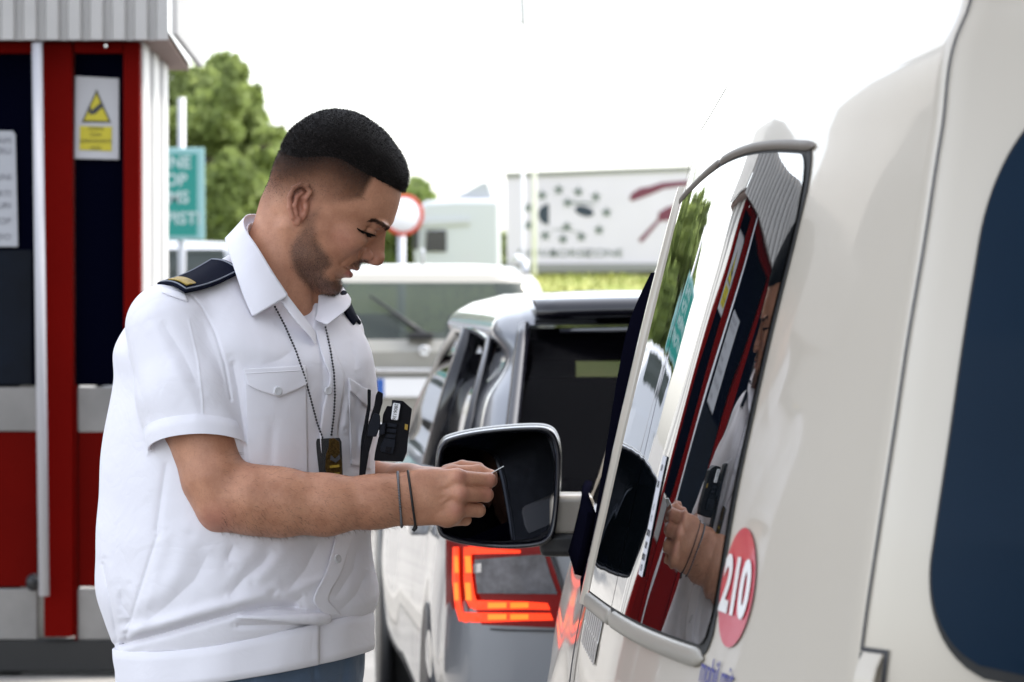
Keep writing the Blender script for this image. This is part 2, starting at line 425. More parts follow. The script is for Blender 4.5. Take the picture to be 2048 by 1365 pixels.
# ================================================================ the beige van
M_paint = pmat('beige_paint', (0.51, 0.46, 0.385), 0.34, coat=0.6, coat_rough=0.04, spec=.35, noise=0.05, nscale=2.5, rvar=0.05)
M_paintrefl = pmat('beige_ground_reflection', (0.27, 0.245, 0.205), 0.42, coat=0.15, coat_rough=0.2)  # same beige paint, darkened to imitate the ground reflected in the rails
M_vglass = pmat('tinted_glass', (0.004, 0.006, 0.008), 0.015, spec=0.8, coat=0.5, coat_rough=0.008, ior=1.6)
# a very slight waviness of tempered glass
_n = M_vglass.node_tree.nodes; _l = M_vglass.node_tree.links; _t = _n.new('ShaderNodeTexNoise'); _t.inputs['Scale'].default_value = 3.0; _t.inputs['Detail'].default_value = 1.0
_tc = _n.new('ShaderNodeTexCoord'); _mp = _n.new('ShaderNodeMapping'); _mp.inputs['Scale'].default_value = (1, 2.2, .5); _l.new(_tc.outputs['Object'], _mp.inputs[0]); _l.new(_mp.outputs[0], _t.inputs['Vector'])
_b = _n.new('ShaderNodeBump'); _b.inputs['Strength'].default_value = 0.03; _b.inputs['Distance'].default_value = 0.012; _l.new(_t.outputs['Fac'], _b.inputs['Height'])
_l.new(_b.outputs[0], _n['Principled BSDF'].inputs['Normal']); _l.new(_b.outputs[0], _n['Principled BSDF'].inputs['Coat Normal'])
ZR = [.35, .6, .8, .93, 1.08, 1.16, 1.25, 1.34, 1.42, 1.5, 1.6, 1.7, 1.78, 1.815]
gapX = [.29, .27, .275, .285, .300, .309, .322, .336, .348, .362, .378, .398, .46, .56]
LR = [0, 0, 0, 0, 0, 0, .0, .008, .015, .03, .05, .08, .16, .25]
SIDE = {   # Y: X at each height
 2.90: gapX,
 3.10: [.22, .2, .205, .222, .245, .257, .27, .287, .303, .32, .341, .372, .45, .56],
 3.33: [.16, .14, .145, .165, .195, .209, .224, .243, .261, .281, .306, .342, .43, .55],
 4.95: [.07, .045, .045, .078, .122, .135, .150, .164, .182, .219, .272, .32, .41, .53],
 5.50: [.075, .055, .06, .08, .122, .14, .16, .188, .222, .258, .298, .343, .43, .55],
 6.10: [.09, .07, .075, .10, .15, .18, .21, .24, .275, .305, .34, .385, .46, .57]}
# the glass runs in one smooth bow from 3.33 to 4.50
_r, _f = SIDE[3.33], [.092, .074, .079, .086, .113, .131, .151, .172, .191, .211, .237, .273, .356, .47]
_gy = np.linspace(3.33, 4.5, 200); _gc = np.cumsum(np.interp(_gy, [3.33, 3.62, 3.9, 4.2, 4.5], [10.5, 6.4, 3.6, 2.4, 1.9])); _gc = (_gc - _gc[0]) / (_gc[-1] - _gc[0])
for _y in (3.45, 3.57, 3.7, 3.9, 4.1, 4.3, 4.5):
    _t = float(np.interp(_y, _gy, _gc)); SIDE[_y] = [p + (q - p) * _t for p, q in zip(_r, _f)]
YC = sorted(SIDE)
_fine = np.linspace(.35, 1.815, 600)
_rowsX = np.array([np.interp(_fine, *(lambda q: (q[0], q[1][:, 0]))(spline_tab(list(zip(ZR, SIDE[y])), 0.002))) for y in YC])
_xs, _o = spline_tab([(y, *_rowsX[i]) for i, y in enumerate(YC)], 0.0025)
_XG = _o
def vanX(Y, z):
    """outer skin of the van's left side"""
    Y = np.clip(np.asarray(Y, float), 2.9, 6.1); z = np.clip(np.asarray(z, float), .35, 1.815)
    i = np.clip((Y - 2.9) / 0.0025, 0, len(_xs) - 1.001); j = np.clip((z - .35) / (1.465) * 599, 0, 598.999)
    i0 = i.astype(int); j0 = j.astype(int); fi = i - i0; fj = j - j0
    return (_XG[i0, j0] * (1 - fi) * (1 - fj) + _XG[i0 + 1, j0] * fi * (1 - fj) + _XG[i0, j0 + 1] * (1 - fi) * fj + _XG[i0 + 1, j0 + 1] * fi * fj)
def vp(Y, z, out=0.0):
    x = float(vanX(Y, z)); gx = float(vanX(Y, z + .01) - vanX(Y, z - .01)) / .02; gy = float(vanX(Y + .01, z) - vanX(Y - .01, z)) / .02
    n = Vector((-1, gy, gx)).normalized(); return Vector((x, Y, z)) + n * out
VC = 1.09    # centre line of the van in X
van = empty('van', (VC, 4.8, 0), 'beige passenger van with a red 210 roundel, nearest vehicle on the right', 'van')
def van_pix(px, py):
    """where the line of sight through a photo pixel meets the van's side"""
    lo, hi = 2.9, 4.95
    for _ in range(50):
        m = (lo + hi) / 2; p = at(px, py, m)
        if p.x > vanX(m, p.z): hi = m
        else: lo = m
    p = at(px, py, lo); return lo, p.z
# shell: rear centre -> rear corner -> side -> front, each a column over the heights
cols = []
zf = np.r_[np.linspace(.35, 1.7, 70), np.linspace(1.71, 1.815, 16)]
def lr(z): return float(np.interp(z, ZR, LR))
def gx(z): return float(vanX(2.9, z))
for (dx, Y, kr) in ((None, 2.735, 1), (.55, 2.742, 1), (.34, 2.755, 1), (.22, 2.77, 1), (.15, 2.785, 1), (.105, 2.802, 1), (.072, 2.822, .9), (.045, 2.845, .75), (.020, 2.872, .5)):
    cols.append([Vector(((VC if dx is None else gx(z) + dx), Y + lr(z) * kr, z)) for z in zf])
ys = list(np.linspace(2.9, 6.1, 96))
for Y in ys:
    kr = max(0, .25 - (Y - 2.9) * .6)
    sl = 0.75 * sstep(5.3, 6.1, np.array([Y]))[0]     # windscreen rake
    cols.append([Vector((float(vanX(Y, z)), Y + lr(z) * kr - sl * max(0, z - 1.08) / .73 * 0.75, z)) for z in zf])
side_n = len(cols)
def roofed(c):
    t = c[-1]; yr = min(max(t.y, 3.0), 5.3)
    return c + [Vector((t.x + (VC - t.x) * f, t.y + (yr - t.y) * f, 1.815 + .03 * math.sin(f * math.pi / 2))) for f in (.05, .12, .25, .5, .75, 1.0)]
cols = [roofed(c) for c in cols]
HOLE = lambda p: 5.08 < p.y < 5.75 and 1.12 < p.z < 1.56
b = MB(); nz = len(cols[0])
for side in (1, -1):
    base = len(b.v)
    for c in cols:
        b.v += [((p.x if side == 1 else 2 * VC - p.x), p.y, p.z) for p in c]
    for i in range(len(cols) - 1):
        for j in range(nz - 1):
            m = (cols[i][j] + cols[i + 1][j + 1]) / 2
            if side == 1 and i > 9 and HOLE(m) and j < 84: continue
            f = [base + i * nz + j, base + (i + 1) * nz + j, base + (i + 1) * nz + j + 1, base + i * nz + j + 1]
            b.f.append(f[::-1] if side == 1 else f); b.sm.append(True)
b.build('body', M_paint, van, weld=True)
# bonnet and nose, unseen from here but closing the shape
rows = []
for Y, hw, zt in ((5.35, .93, 1.22), (5.9, .93, 1.10), (6.3, .90, 1.02), (6.6, .84, .92), (6.75, .72, .78), (6.78, .6, .6)):
    rows.append([Vector((VC - hw, Y, .32)), Vector((VC - hw - .01, Y, .6)), Vector((VC - hw + .02, Y, zt - .1)), Vector((VC - hw * .8, Y, zt)), Vector((VC, Y, zt + .03)), Vector((VC + hw * .8, Y, zt)), Vector((VC + hw - .02, Y, zt - .1)), Vector((VC + hw + .01, Y, .6)), Vector((VC + hw, Y, .32))])
bn = MB().grid(rows); bn.add(rows[-1], [list(range(9))]); bn.build('bonnet', M_paint, van)
MB().add([(VC - .78, 5.86, 1.1), (VC + .78, 5.86, 1.1), (VC + .62, 5.3, 1.76), (VC - .62, 5.3, 1.76)], [(0, 1, 2, 3)]).build('windscreen', M_vglass, van, solid=.006)
MB().box((VC - .9, 2.85, .28), (VC + .9, 6.6, .36)).build('underbody', M_black, van)
for yy in (3.55, 6.15):
    for sx in (-1, 1):
        c = Vector((VC + sx * .80, yy, .31)); w = MB().lathe(c - Vector((.1, 0, 0)), (1, 0, 0), [(0, .2), (0, .29), (.03, .31), (.17, .31), (.2, .29), (.2, .2)], 40).build('wheel', M_rubber, van)
        MB().lathe(c - Vector((.09, 0, 0)), (1, 0, 0), [(0, .001), (.02, .1), (.0, .19), (.18, .19), (.16, .1), (.18, .001)], 24).build('rim', M_chrome, w)

def vpatch(outline, name, mat, parent, out, thick=0.0, n=40, m=30, rmax=None):
    """piece following the side between z-limits given per Y: outline(Yfrac)->(Y, z0, z1)"""
    rows = []
    for i in range(n):
        Y, z0, z1 = outline(i / (n - 1)); rows.append([vp(Y, z0 + (z1 - z0) * j / (m - 1), out) for j in range(m)])
    return MB().grid(rows).build(name, mat, parent, solid=thick)
# side glass, rounded at the corners; two panes with a joint between
_zt = spline_tab([(3.2, 1.598), (3.33, 1.606), (3.5, 1.615), (3.72, 1.621), (3.95, 1.619), (4.2, 1.607), (4.5, 1.580), (4.6, 1.568)], .005)
def ztop(Y): return float(np.interp(Y, _zt[0], _zt[1][:, 0]))
def win(Ya, Yb, grow=0.0):
    def rnd(y, y0, y1, r):
        e = 0
        if y < y0 + r: e = r - math.sqrt(max(0, r * r - (y0 + r - y) ** 2))
        if y > y1 - r: e = r - math.sqrt(max(0, r * r - (y - y1 + r) ** 2))
        return e
    def f(t):
        y = Ya + (Yb - Ya) * t; zb = 1.101 - (y - 3.33) * .0415 - grow; zt = ztop(y) - .009 + grow
        return y, zb + rnd(y, WY0 - grow, WY1 + grow, .035), zt - rnd(y, WY0 - grow, WY1 + grow, .06)
    return f
WY0, WY1 = 3.325, 4.495
vpatch(win(WY0 - .008, WY1 + .010, .010), 'window_seal', M_rubber, van, .0015, n=160)
gl = vpatch(win(WY0, 4.057), 'side_window', M_vglass, van, .004, n=70)
vpatch(win(4.063, WY1), 'side_window', M_vglass, van, .004, n=60)
# trim strips: bottom rail, top rail, upright at the front edge
def strip(Y0, Y1, zf_, r, name, mat, ry=1.0, n=40, taper=True, out=.004):
    rows = []
    for i in range(n):
        t = i / (n - 1); Y = Y0 + (Y1 - Y0) * t; z = zf_(Y); k = min(1, 30 * min(t, 1 - t) + .02) if taper else 1
        rows.append([vp(Y, z + math.cos(a) * r * k, out + math.sin(a) * r * ry * k) for a in np.linspace(0, 2 * math.pi, 15)])
    return MB().grid(rows).build(name, mat, van)
zb = lambda Y: 1.101 - (Y - 3.33) * .0415 - .0135; zt = ztop
strip(3.335, 4.058, zb, .0105, 'window_rail', M_paintrefl, .6, out=.002); strip(4.063, 4.495, zb, .0105, 'window_rail', M_paintrefl, .6, out=.002)
ztc = ztop
M_bronze_trim = pmat('bronze_trim', (0.13, 0.11, 0.09), 0.5, spec=.2)
strip(3.335, 4.02, zt, .0055, 'window_rail', M_bronze_trim, .7, out=.002); strip(4.027, 4.50, ztc, .0055, 'window_rail', M_bronze_trim, .7, out=.002)
rows = [[vp(4.505, z, .002), vp(4.511, z, .009), vp(4.535, z, .010), vp(4.543, z, .004)] for z in np.linspace(1.03, 1.60, 40)]
MB().grid(rows).build('window_upright', M_paint, van)
rows = [[vp(4.548, z, .003), vp(4.585, z, .003)] for z in np.linspace(.6, 1.74, 60)]
MB().grid(rows).build('door_gap', M_ink, van)
# front door: black pillar trim bulging behind the glass, then the open window with its frame
rows = [[vp(Y, z, o) for Y, o in ((4.60, .001), (4.63, .003), (4.75, .004), (4.92, .004), (5.0, .003), (5.05, .0), (5.05, -.03))] for z in np.linspace(1.02, 1.485, 50)]
for r in rows:
    pass
MB().grid(rows).build('door_pillar_trim', pmat('pillar_black', (.003, .003, .007), .6, spec=0.0), van)
rows = [[vp(Y, z, .01) for Y in np.linspace(4.95, 5.76, 30)] for z in (1.03, 1.06, 1.10, 1.125)]
MB().grid(rows).build('window_ledge', pmat('pillar_black', (.003, .003, .007), .6, spec=0.0), van, solid=.012)
# rear door: shut line, hinge, window
def rp(dx, Y, kr, z, out=0.0):
    return Vector((gx(z) + dx - out * .55, Y + lr(z) * kr - out * .83, z))
RCOL = [(0, 2.90, .25), (.020, 2.872, .5), (.045, 2.845, .75), (.072, 2.822, .9), (.105, 2.802, 1), (.15, 2.785, 1), (.22, 2.77, 1), (.34, 2.755, 1), (.55, 2.742, 1), (.78, 2.736, 1)]
_rc, _ro = spline_tab([(i, *c) for i, c in enumerate(RCOL)], .02)
def rear(s, z, out=0.0):
    c = [np.interp(s, _rc, _ro[:, k]) for k in range(3)]; c2 = [np.interp(s + .05, _rc, _ro[:, k]) for k in range(3)]
    p = Vector((gx(z) + c[0], c[1] + lr(z) * c[2], z)); q = Vector((gx(z) + c2[0], c2[1] + lr(z) * c2[2], z))
    t = (q - p).normalized(); n = Vector((-abs(t.y), -abs(t.x), 0)); return p + n.normalized() * out
zs = np.linspace(1.145, 1.76, 60)
MB().grid([[rear(.0, z, .0012), rear(.10, z, .0012)] for z in zs]).build('door_gap', M_ink, van)
MB().grid([[rear(.0, z, .0012), rear(.09, z, .0012)] for z in np.linspace(.5, 1.144, 40)]).build('door_gap', M_ink, van)
hz = MB().grid([[rear(s, z, .009 * min(1, (1.144 - z) * 60 + .1)) for s in np.linspace(.16, .92, 8)] for z in np.linspace(1.02, 1.144, 12)]).build('hinge', M_paint, van, solid=.004, bevel=.002)
MB().grid([[rear(s, z, .0105) for s in np.linspace(.14, .94, 8)] for z in (1.1145, 1.1165)]).build('hinge_joint', M_ink, hz)
MB().grid([[rear(s, z, .002) for s in (.95, 1.08)] for z in np.linspace(1.06, 1.146, 8)]).build('hinge_gap', M_ink, hz)
MB().grid([[rear(s, z, .002) for s in np.linspace(.1, 1.08, 8)] for z in (1.1445, 1.1485)]).build('hinge_gap', M_ink, hz)
M_rglass = pmat('blue_tinted_glass', (0.005, 0.017, 0.036), 0.25, spec=0.06, noise=0.15, nscale=4)
def rwin(g):
    rows = []; z0, z1 = 1.135 - g, 1.655 + g; sL = 2.05 - g * 8
    for i in range(70):
        z = z0 + (z1 - z0) * i / 69; r = .10 + g
        e = 0
        if z < z0 + r: e = r - math.sqrt(max(0, r * r - (z0 + r - z) ** 2))
        if z > z1 - r * 1.5: q = r * 1.5; e = q - math.sqrt(max(0, q * q - (z - z1 + q) ** 2))
        s0 = sL + e * 26 * (1 - .0)
        rows.append([rear(s0 + (9 - s0) * k / 24, z, .003 + (.0015 if g == 0 else 0)) for k in range(25)])
    return rows
MB().grid(rwin(.012)).build('window_seal', M_rubber, van); MB().grid(rwin(0)).build('rear_window', M_rglass, van)

# ---- markings on the side
def vmap(Yc, zc, me_obj, out):
    me = me_obj.data
    for v in me.vertices: v.co = vp(Yc - v.co.x, zc + v.co.y, out + v.co.z)
Yd, zd = van_pix(1477, 1176)
RD = .059
dv = [(0, 0, 0)] + [(RD * r * math.cos(a), RD * r * math.sin(a), 0) for r in (.35, .7, 1) for a in np.linspace(0, 2 * math.pi, 48, endpoint=False)]
df = [(0, 1 + k, 1 + (k + 1) % 48) for k in range(48)] + [(1 + r * 48 + k, 1 + (r + 1) * 48 + k, 1 + (r + 1) * 48 + (k + 1) % 48, 1 + r * 48 + (k + 1) % 48) for r in (0, 1) for k in range(48)]
disc = MB().add(dv, df, True).build('roundel', pmat('red_vinyl', (0.52, 0.02, 0.045), 0.3, coat=0.8, coat_rough=.05), None); vmap(Yd, zd, disc, .002); adopt(disc, van)
t = text_obj('number', '210', pmat('white_vinyl', (0.78, 0.78, 0.76), .35, coat=.6), Matrix.Identity(4), .076, None, depth=.0002, sx=.86, bold=.0028); vmap(Yd, zd - .002, t, .0035); adopt(t, disc)
Yt, zt_ = van_pix(1436, 1345)
t = text_obj('slogan', 'mobil mit', pmat('blue_vinyl', (0.03, 0.035, 0.22), .4), Matrix.Identity(4), .040, None, depth=.0002, sx=.8); vmap(Yt, zt_ - .004, t, .002); adopt(t, van)
# tariff label on the glass
Yl, zl = van_pix(1314, 1034)
lab = MB().grid([[Vector((-.021 + .042 * i / 3, -.069 + .138 * j / 12, 0)) for j in range(13)] for i in range(4)]).build('tariff_label', pmat('label_paper', (0.55, 0.55, 0.58), .5), None); vmap(Yl, zl, lab, .0055); adopt(lab, van)
for k, (yy, wd, tx) in enumerate(((.055, .8, 'TAXI'), (.036, .95, 'TARIFE'), (.010, .3, '1 2'), (-.003, .3, '1 2'), (-.020, .9, 'GRUND 2,50'), (-.034, .75, 'KM 1,90'), (-.048, .9, 'WARTEZEIT'), (-.060, .6, 'EUR'))[:8]):
    t = text_obj('label_line', tx, M_ink, Matrix.Identity(4), .0105, None, depth=.0001, sx=.55); vmap(Yl, zl + yy, t, .0062); adopt(t, lab)
# chequered reflective stripe under the front pane
ch = MB(); wb = MB(); Y0, Y1 = 4.17, 4.47
wb.grid([[vp(Y0 + (Y1 - Y0) * i / 20, .985 + .057 * j / 4, .0014) for j in range(5)] for i in range(21)])
base = wb.build('chequer_band', pmat('reflective_white', (0.55, 0.55, 0.56), .35, coat=.5), van)
N = 9
for r in range(2):
    for k in range(N):
        if (k) % 1 == 0:
            ya = Y0 + (Y1 - Y0) * (k + (0 if r == 0 else .5)) / N; yb = ya + (Y1 - Y0) / N * .5; za = .985 + .0285 * r
            ch.grid([[vp(min(y, Y1), z, .0022) for z in (za + .0005, za + .028)] for y in (ya, yb)])
ch.build('chequer_squares', pmat('stripe_dark', (0.02, 0.02, 0.04), .4, coat=.5), base)

# ---- door mirror
MYR = 5.36
outl = [(884, 884), (905, 873), (950, 863), (1010, 856), (1068, 853), (1098, 857), (1114, 872), (1122, 905), (1122, 960), (1118, 1020), (1111, 1066), (1098, 1086), (1068, 1096), (1000, 1099), (935, 1092), (892, 1081), (875, 1066), (871, 1030), (871, 960), (873, 912)]
def smooth_loop(P_, n):
    P_ = np.array(P_, float); k = len(P_); Q = np.vstack([P_[-2:], P_, P_[:3]]); xs, o = spline_tab([(i - 2, *q) for i, q in enumerate(Q)], .02)
    t = np.linspace(0, k, n, endpoint=False); return np.stack([np.interp(t, xs, o[:, c]) for c in range(P_.shape[1])], 1)
lp = smooth_loop(outl, 80); cen = lp.mean(0)
def loop(sc, dy, sh=(0, 0)): return [at(*(cen + np.array(sh) + (p - cen) * sc), MYR) + Vector((0, dy, 0)) for p in lp]
mirror = empty('door_mirror_holder', at(1000, 975, MYR)); bpy.data.objects.remove(mirror)
mh = MB().grid([loop(.90, .012), loop(.925, .0), loop(.965, -.004), loop(.99, .002), loop(1.0, .016), loop(1.0, .035)], close_v=True).build('door_mirror', M_blackgloss, van)
MB().grid([loop(1.0, .030), loop(1.012, .034, (0, -1)), loop(1.015, .05, (0, -2)), loop(.97, .10), loop(.8, .14), loop(.4, .165), loop(.05, .17)], close_v=True).build('mirror_shell', pmat('mirror_shell_grey', (.06, .058, .055), .35, coat=.3), mh)
gm = [at(*(cen + (p - cen) * .90), MYR) + Vector((0, .062, 0)) for p in lp]
M_mirror = pmat('mirror_glass', (0.13, 0.14, 0.17), 0.0, metal=1.0)
c0 = sum(gm, Vector()) / len(gm)
MIRN = Vector((.50, -1.0, .24)).normalized()
gm = [p + Vector((0, ((p - c0).x * MIRN.x + (p - c0).z * MIRN.z) / -MIRN.y * 1.0, 0)) for p in gm]
MB().add(gm, [list(range(len(gm)))]).build('mirror_glass', M_mirror, mh)
MB().grid([loop(.905, .13), loop(.905, .006)], close_v=True).build('mirror_well', M_black, mh)
arm = MB().box(at(1100, 990, MYR + .03), at(1186, 1066, MYR + .12)).build('mirror_arm', M_paint, mh, bevel=.012)
MB().box(at(1080, 1068, MYR + .02), at(1215, 1104, MYR + .13)).build('mirror_foot', M_black, mh, bevel=.01)
# dark cabin: floor, bulkhead, seats
M_cabin = pmat('cabin_dark', (0.012, 0.012, 0.013), .9)
M_seat = pmat('seat_cloth', (0.02, 0.021, 0.024), .9, noise=.3, nscale=60)
MB().box((VC - .80, 2.95, .45), (VC + .82, 5.6, .50)).build('cabin_floor', M_cabin, van)
MB().box((VC - .72, 4.58, .50), (VC + .75, 4.61, 1.74)).build('bulkhead', M_cabin, van)
MB().box((VC - .70, 5.55, .55), (VC + .70, 5.75, 1.06)).build('dashboard', M_cabin, van, bevel=.05)
MB().box((VC - .70, 4.62, 1.745), (VC + .70, 5.3, 1.755)).build('headlining', M_cabin, van)
for sx in (-.42, .42):
    s = MB().box((VC + sx - .25, 4.75, .72), (VC + sx + .25, 5.3, .86)).build('seat', M_seat, van, bevel=.04)
    M4 = Matrix.Rotation(R(-14), 3, 'X'); MB().obox((VC + sx, 4.80, 1.12), .24, .06, .30, M4).build('backrest', M_seat, s, bevel=.04)
    MB().obox((VC + sx, 4.72, 1.50), .13, .045, .085, M4).build('headrest', M_seat, s, bevel=.03)
# ================================================================ other vehicles
M_silver = pmat('silver_paint', (0.17, 0.18, 0.20), 0.36, metal=0.45, coat=0.8, noise=0.04, nscale=3)
M_pale = pmat('pale_gold_paint', (0.30, 0.29, 0.255), 0.35, metal=0.25, coat=0.6)
M_whitepaint = pmat('white_paint', (0.50, 0.52, 0.56), 0.4, coat=0.5)
M_cglass = pmat('car_glass', (0.010, 0.012, 0.013), 0.03, spec=0.7, coat=0.5, coat_rough=.01)
M_lens = pmat('red_lens', (0.17, 0.003, 0.003), 0.25, spec=.2, coat=0.25)
M_clear = pmat('clear_lens', (0.16, 0.16, 0.18), 0.1, metal=0.5, coat=0.8, noise=.5, nscale=40)
def ledmat(name, col, s): return pmat(name, col, 0.3, emit=col, estr=s)
M_led = ledmat('lit_led', (1.0, 0.035, 0.002), 0.30); M_led2 = ledmat('lit_led_core', (1.0, 0.16, 0.01), 0.36)
M_seethru = bpy.data.materials.new('clear_car_glass'); M_seethru.use_nodes = True
_n = M_seethru.node_tree.nodes; _l = M_seethru.node_tree.links; _p = _n['Principled BSDF']; _p.inputs['Base Color'].default_value = (.10, .12, .11, 1); _p.inputs['Roughness'].default_value = .05
_tr = _n.new('ShaderNodeBsdfTransparent'); _tr.inputs[0].default_value = (.36, .40, .38, 1); _mx = _n.new('ShaderNodeMixShader'); _mx.inputs[0].default_value = .42
_l.new(_tr.outputs[0], _mx.inputs[1]); _l.new(_p.outputs[0], _mx.inputs[2]); _l.new(_mx.outputs[0], _n['Material Output'].inputs[0])
M_privacy = bpy.data.materials.new('privacy_glass'); M_privacy.use_nodes = True
_n = M_privacy.node_tree.nodes; _l = M_privacy.node_tree.links; _p = _n['Principled BSDF']; _p.inputs['Base Color'].default_value = (.002, .002, .003, 1); _p.inputs['Roughness'].default_value = .08; _p.inputs['Specular IOR Level'].default_value = .03
_tr = _n.new('ShaderNodeBsdfTransparent'); _tr.inputs[0].default_value = (.56, .56, .60, 1); _mx = _n.new('ShaderNodeMixShader'); _mx.inputs[0].default_value = .35
_l.new(_tr.outputs[0], _mx.inputs[1]); _l.new(_p.outputs[0], _mx.inputs[2]); _l.new(_mx.outputs[0], _n['Material Output'].inputs[0])
def car(name, pos, rot, label, P, paint, glass, cat='car', group=None):
    """P: hw, length, belt, levels [(z, y_rear, y_front, half width, corner r)], windows fn(x, y, z, face)->bool"""
    c = empty(name, pos, label, cat, group); M = Matrix.Translation(Vector(pos)) @ Matrix.Rotation(rot, 4, 'Z'); hw = P['hw']; L = P['len']; belt = P['belt']
    T = lambda p: M @ Vector(p)
    prof = [(.0, .24), (.7, .24), (.955, .30), (1.0, .50), (1.0, .66), (.985, .80), (.965, .90), (.94, belt - .03), (.90, belt), (.84, belt + .006), (0, belt + .01)]
    st = [(-.02, .55), (0, .74), (.03, .86), (.08, .93), (.18, .975), (.4, 1), (1.2, 1), (2.4, 1), (L - .9, 1), (L - .4, .95), (L - .12, .85), (L, .62)]
    ys_, so = spline_tab(st, .04); rows = []
    for y, (s,) in zip(ys_, so):
        fr = sstep(L - 1.5, L, np.array([y]))[0]
        rows.append([T((sg * x * hw * s * (1 if i > 2 else 1), y, z - (fr * .30 * (z - .5) if z > .5 else 0))) for sg, seq in ((-1, prof), (1, prof[::-1][1:])) for i, (x, z) in enumerate(seq)])
    # sub-sample the profile smoothly
    fine = []
    for r in rows:
        A = np.array([tuple(p) for p in r]); k = np.arange(len(A)); xs, o = spline_tab([(i, *q) for i, q in enumerate(A)], .25); fine.append([Vector(q) for q in o])
    b = MB().grid(fine); b.add(fine[0], [list(range(len(fine[0])))[::-1]]); b.add(fine[-1], [list(range(len(fine[-1])))])
    b.build('body', paint, c)
    # glasshouse
    lv = P['levels']; zs, lo = spline_tab(lv, .012); NT_ = 176; loops = []
    for z, (yr, yf, w, r) in zip(zs, lo):
        r = max(.02, min(r, w * .9, (yf - yr) * .45)); pts = []
        seg = [((-w + r, yr), (w - r, yr)), ((w, yr + r), (w, yf - r)), ((w - r, yf), (-w + r, yf)), ((-w, yf - r), (-w, yr + r))]
        crn = [((w - r, yr + r), -90), ((w - r, yf - r), 0), ((-w + r, yf - r), 90), ((-w + r, yr + r), 180)]
        for q in range(4):
            a, e = seg[q]; ns = 26
            for i in range(ns): t = i / ns; pts.append((a[0] + (e[0] - a[0]) * t, a[1] + (e[1] - a[1]) * t, q))
            (cx, cy), a0 = crn[q]
            for i in range(18): an = R(a0 + 90 * i / 18); pts.append((cx + r * math.cos(an), cy + r * math.sin(an), q + .5))
        loops.append([(x, y, z, q) for x, y, q in pts])
    wb = {}; gb_ = MB(); V = [[T(p[:3]) for p in lp_] for lp_ in loops]
    n = len(loops[0]); base = 0
    for r in V: gb_.v += [tuple(p) for p in r]
    for i in range(len(loops) - 1):
        for k in range(n):
            k2 = (k + 1) % n; p = loops[i][k]; q = loops[i + 1][k2]
            m = ((p[0] + q[0]) / 2, (p[1] + q[1]) / 2, (p[2] + q[2]) / 2, p[3])
            f = [i * n + k, i * n + k2, (i + 1) * n + k2, (i + 1) * n + k]
            g = P['win'](*m)
            if g: wb.setdefault(g, []).append(f)
            else: gb_.f.append(f); gb_.sm.append(True)
    top = len(loops) - 1; gb_.f.append([top * n + k for k in range(n)]); gb_.sm.append(False)
    gb_.build('roof', paint, c)
    allv = [tuple(p) for r in V for p in r]
    for g, fs in wb.items():
        used = sorted({i for f in fs for i in f}); mp_ = {a: i for i, a in enumerate(used)}
        MB().add([allv[i] for i in used], [[mp_[i] for i in f] for f in fs], True).build(g.split('#')[0], P.get('gm', {}).get(g.split('#')[0], glass), c)
    for yy in (.78, L - .82):
        for sx in (-1, 1):
            o = T((sx * (hw - .10), yy, .315)); ax = (M.to_3x3() @ Vector((1, 0, 0)))
            w = MB().lathe(o - ax * .1, ax, [(0, .2), (0, .295), (.03, .315), (.17, .315), (.2, .295), (.2, .2)], 40).build('wheel', M_rubber, c)
            MB().lathe(o - ax * .105, ax, [(0, .001), (.015, .08), (.0, .19), (.02, .2), (.19, .2), (.21, .19), (.195, .08), (.21, .001)], 24).build('rim', M_chrome, w)
            MB().lathe(T((sx * hw * .99, yy, .33)) - ax * .02, ax, [(0, .0), (0, .36), (.03, .36), (.03, 0.001)], 40).build('wheel_arch', M_black, c)
    return c, T
# ---- silver hatchback ahead of the van
def hwin(x, y, z, q):
    s = abs(x)
    if z < .985: return None
    if q in (0, 0.0) or (q in (3.5, .5)):
        lim = .785 - (z - .98) * .25
        if s < lim and z < 1.372: return 'rear_window'
    if q in (1, 3) or (q in (.5, 3.5) and False):
        if z < 1.345 and .62 + (z - 1.0) * .75 < y < 3.1 - (z - 1) * .9:
            if abs(y - 1.62) < .035: return None
            return 'side_window#%d%d' % (q, y > 1.62)
    if q == 2 and z < 1.36 and s < .66: return 'windscreen'
    return None
HL = [(.955, -.0, 3.72, .865, .16), (1.0, .06, 3.62, .835, .15), (1.1, .22, 3.36, .815, .14), (1.2, .38, 3.08, .785, .13), (1.3, .54, 2.80, .725, .12), (1.37, .64, 2.62, .755, .12), (1.405, .70, 2.5, .725, .13), (1.435, .84, 2.35, .66, .2), (1.455, 1.1, 2.15, .52, .3), (1.463, 1.4, 1.9, .27, .2)]
HX, HY = .765, 7.42
hatch, HT_ = car('silver_hatchback', (HX, HY, 0), R(4.6), 'silver hatchback with lit red tail light waiting ahead of the van', dict(hw=.905, len=4.55, belt=.955, levels=HL, win=hwin, gm={'rear_window': M_privacy, 'windscreen': M_seethru}), M_silver, M_cglass)
def hpix(px, py, back=.0):
    """point on the hatchback's rear plane behind a photo pixel"""
    return at(px, py, HY + back)
M_trimdark = pmat('interior_dark', (.004, .004, .005), .95, spec=0.0)
def hbox(x0, y0, z0, x1, y1, z1, name): return MB().obox(HT_(((x0 + x1) / 2, (y0 + y1) / 2, (z0 + z1) / 2)), abs(x1 - x0) / 2, abs(y1 - y0) / 2, abs(z1 - z0) / 2, Matrix.Rotation(R(4.6), 3, 'Z')).build(name, M_trimdark, hatch, bevel=.02)
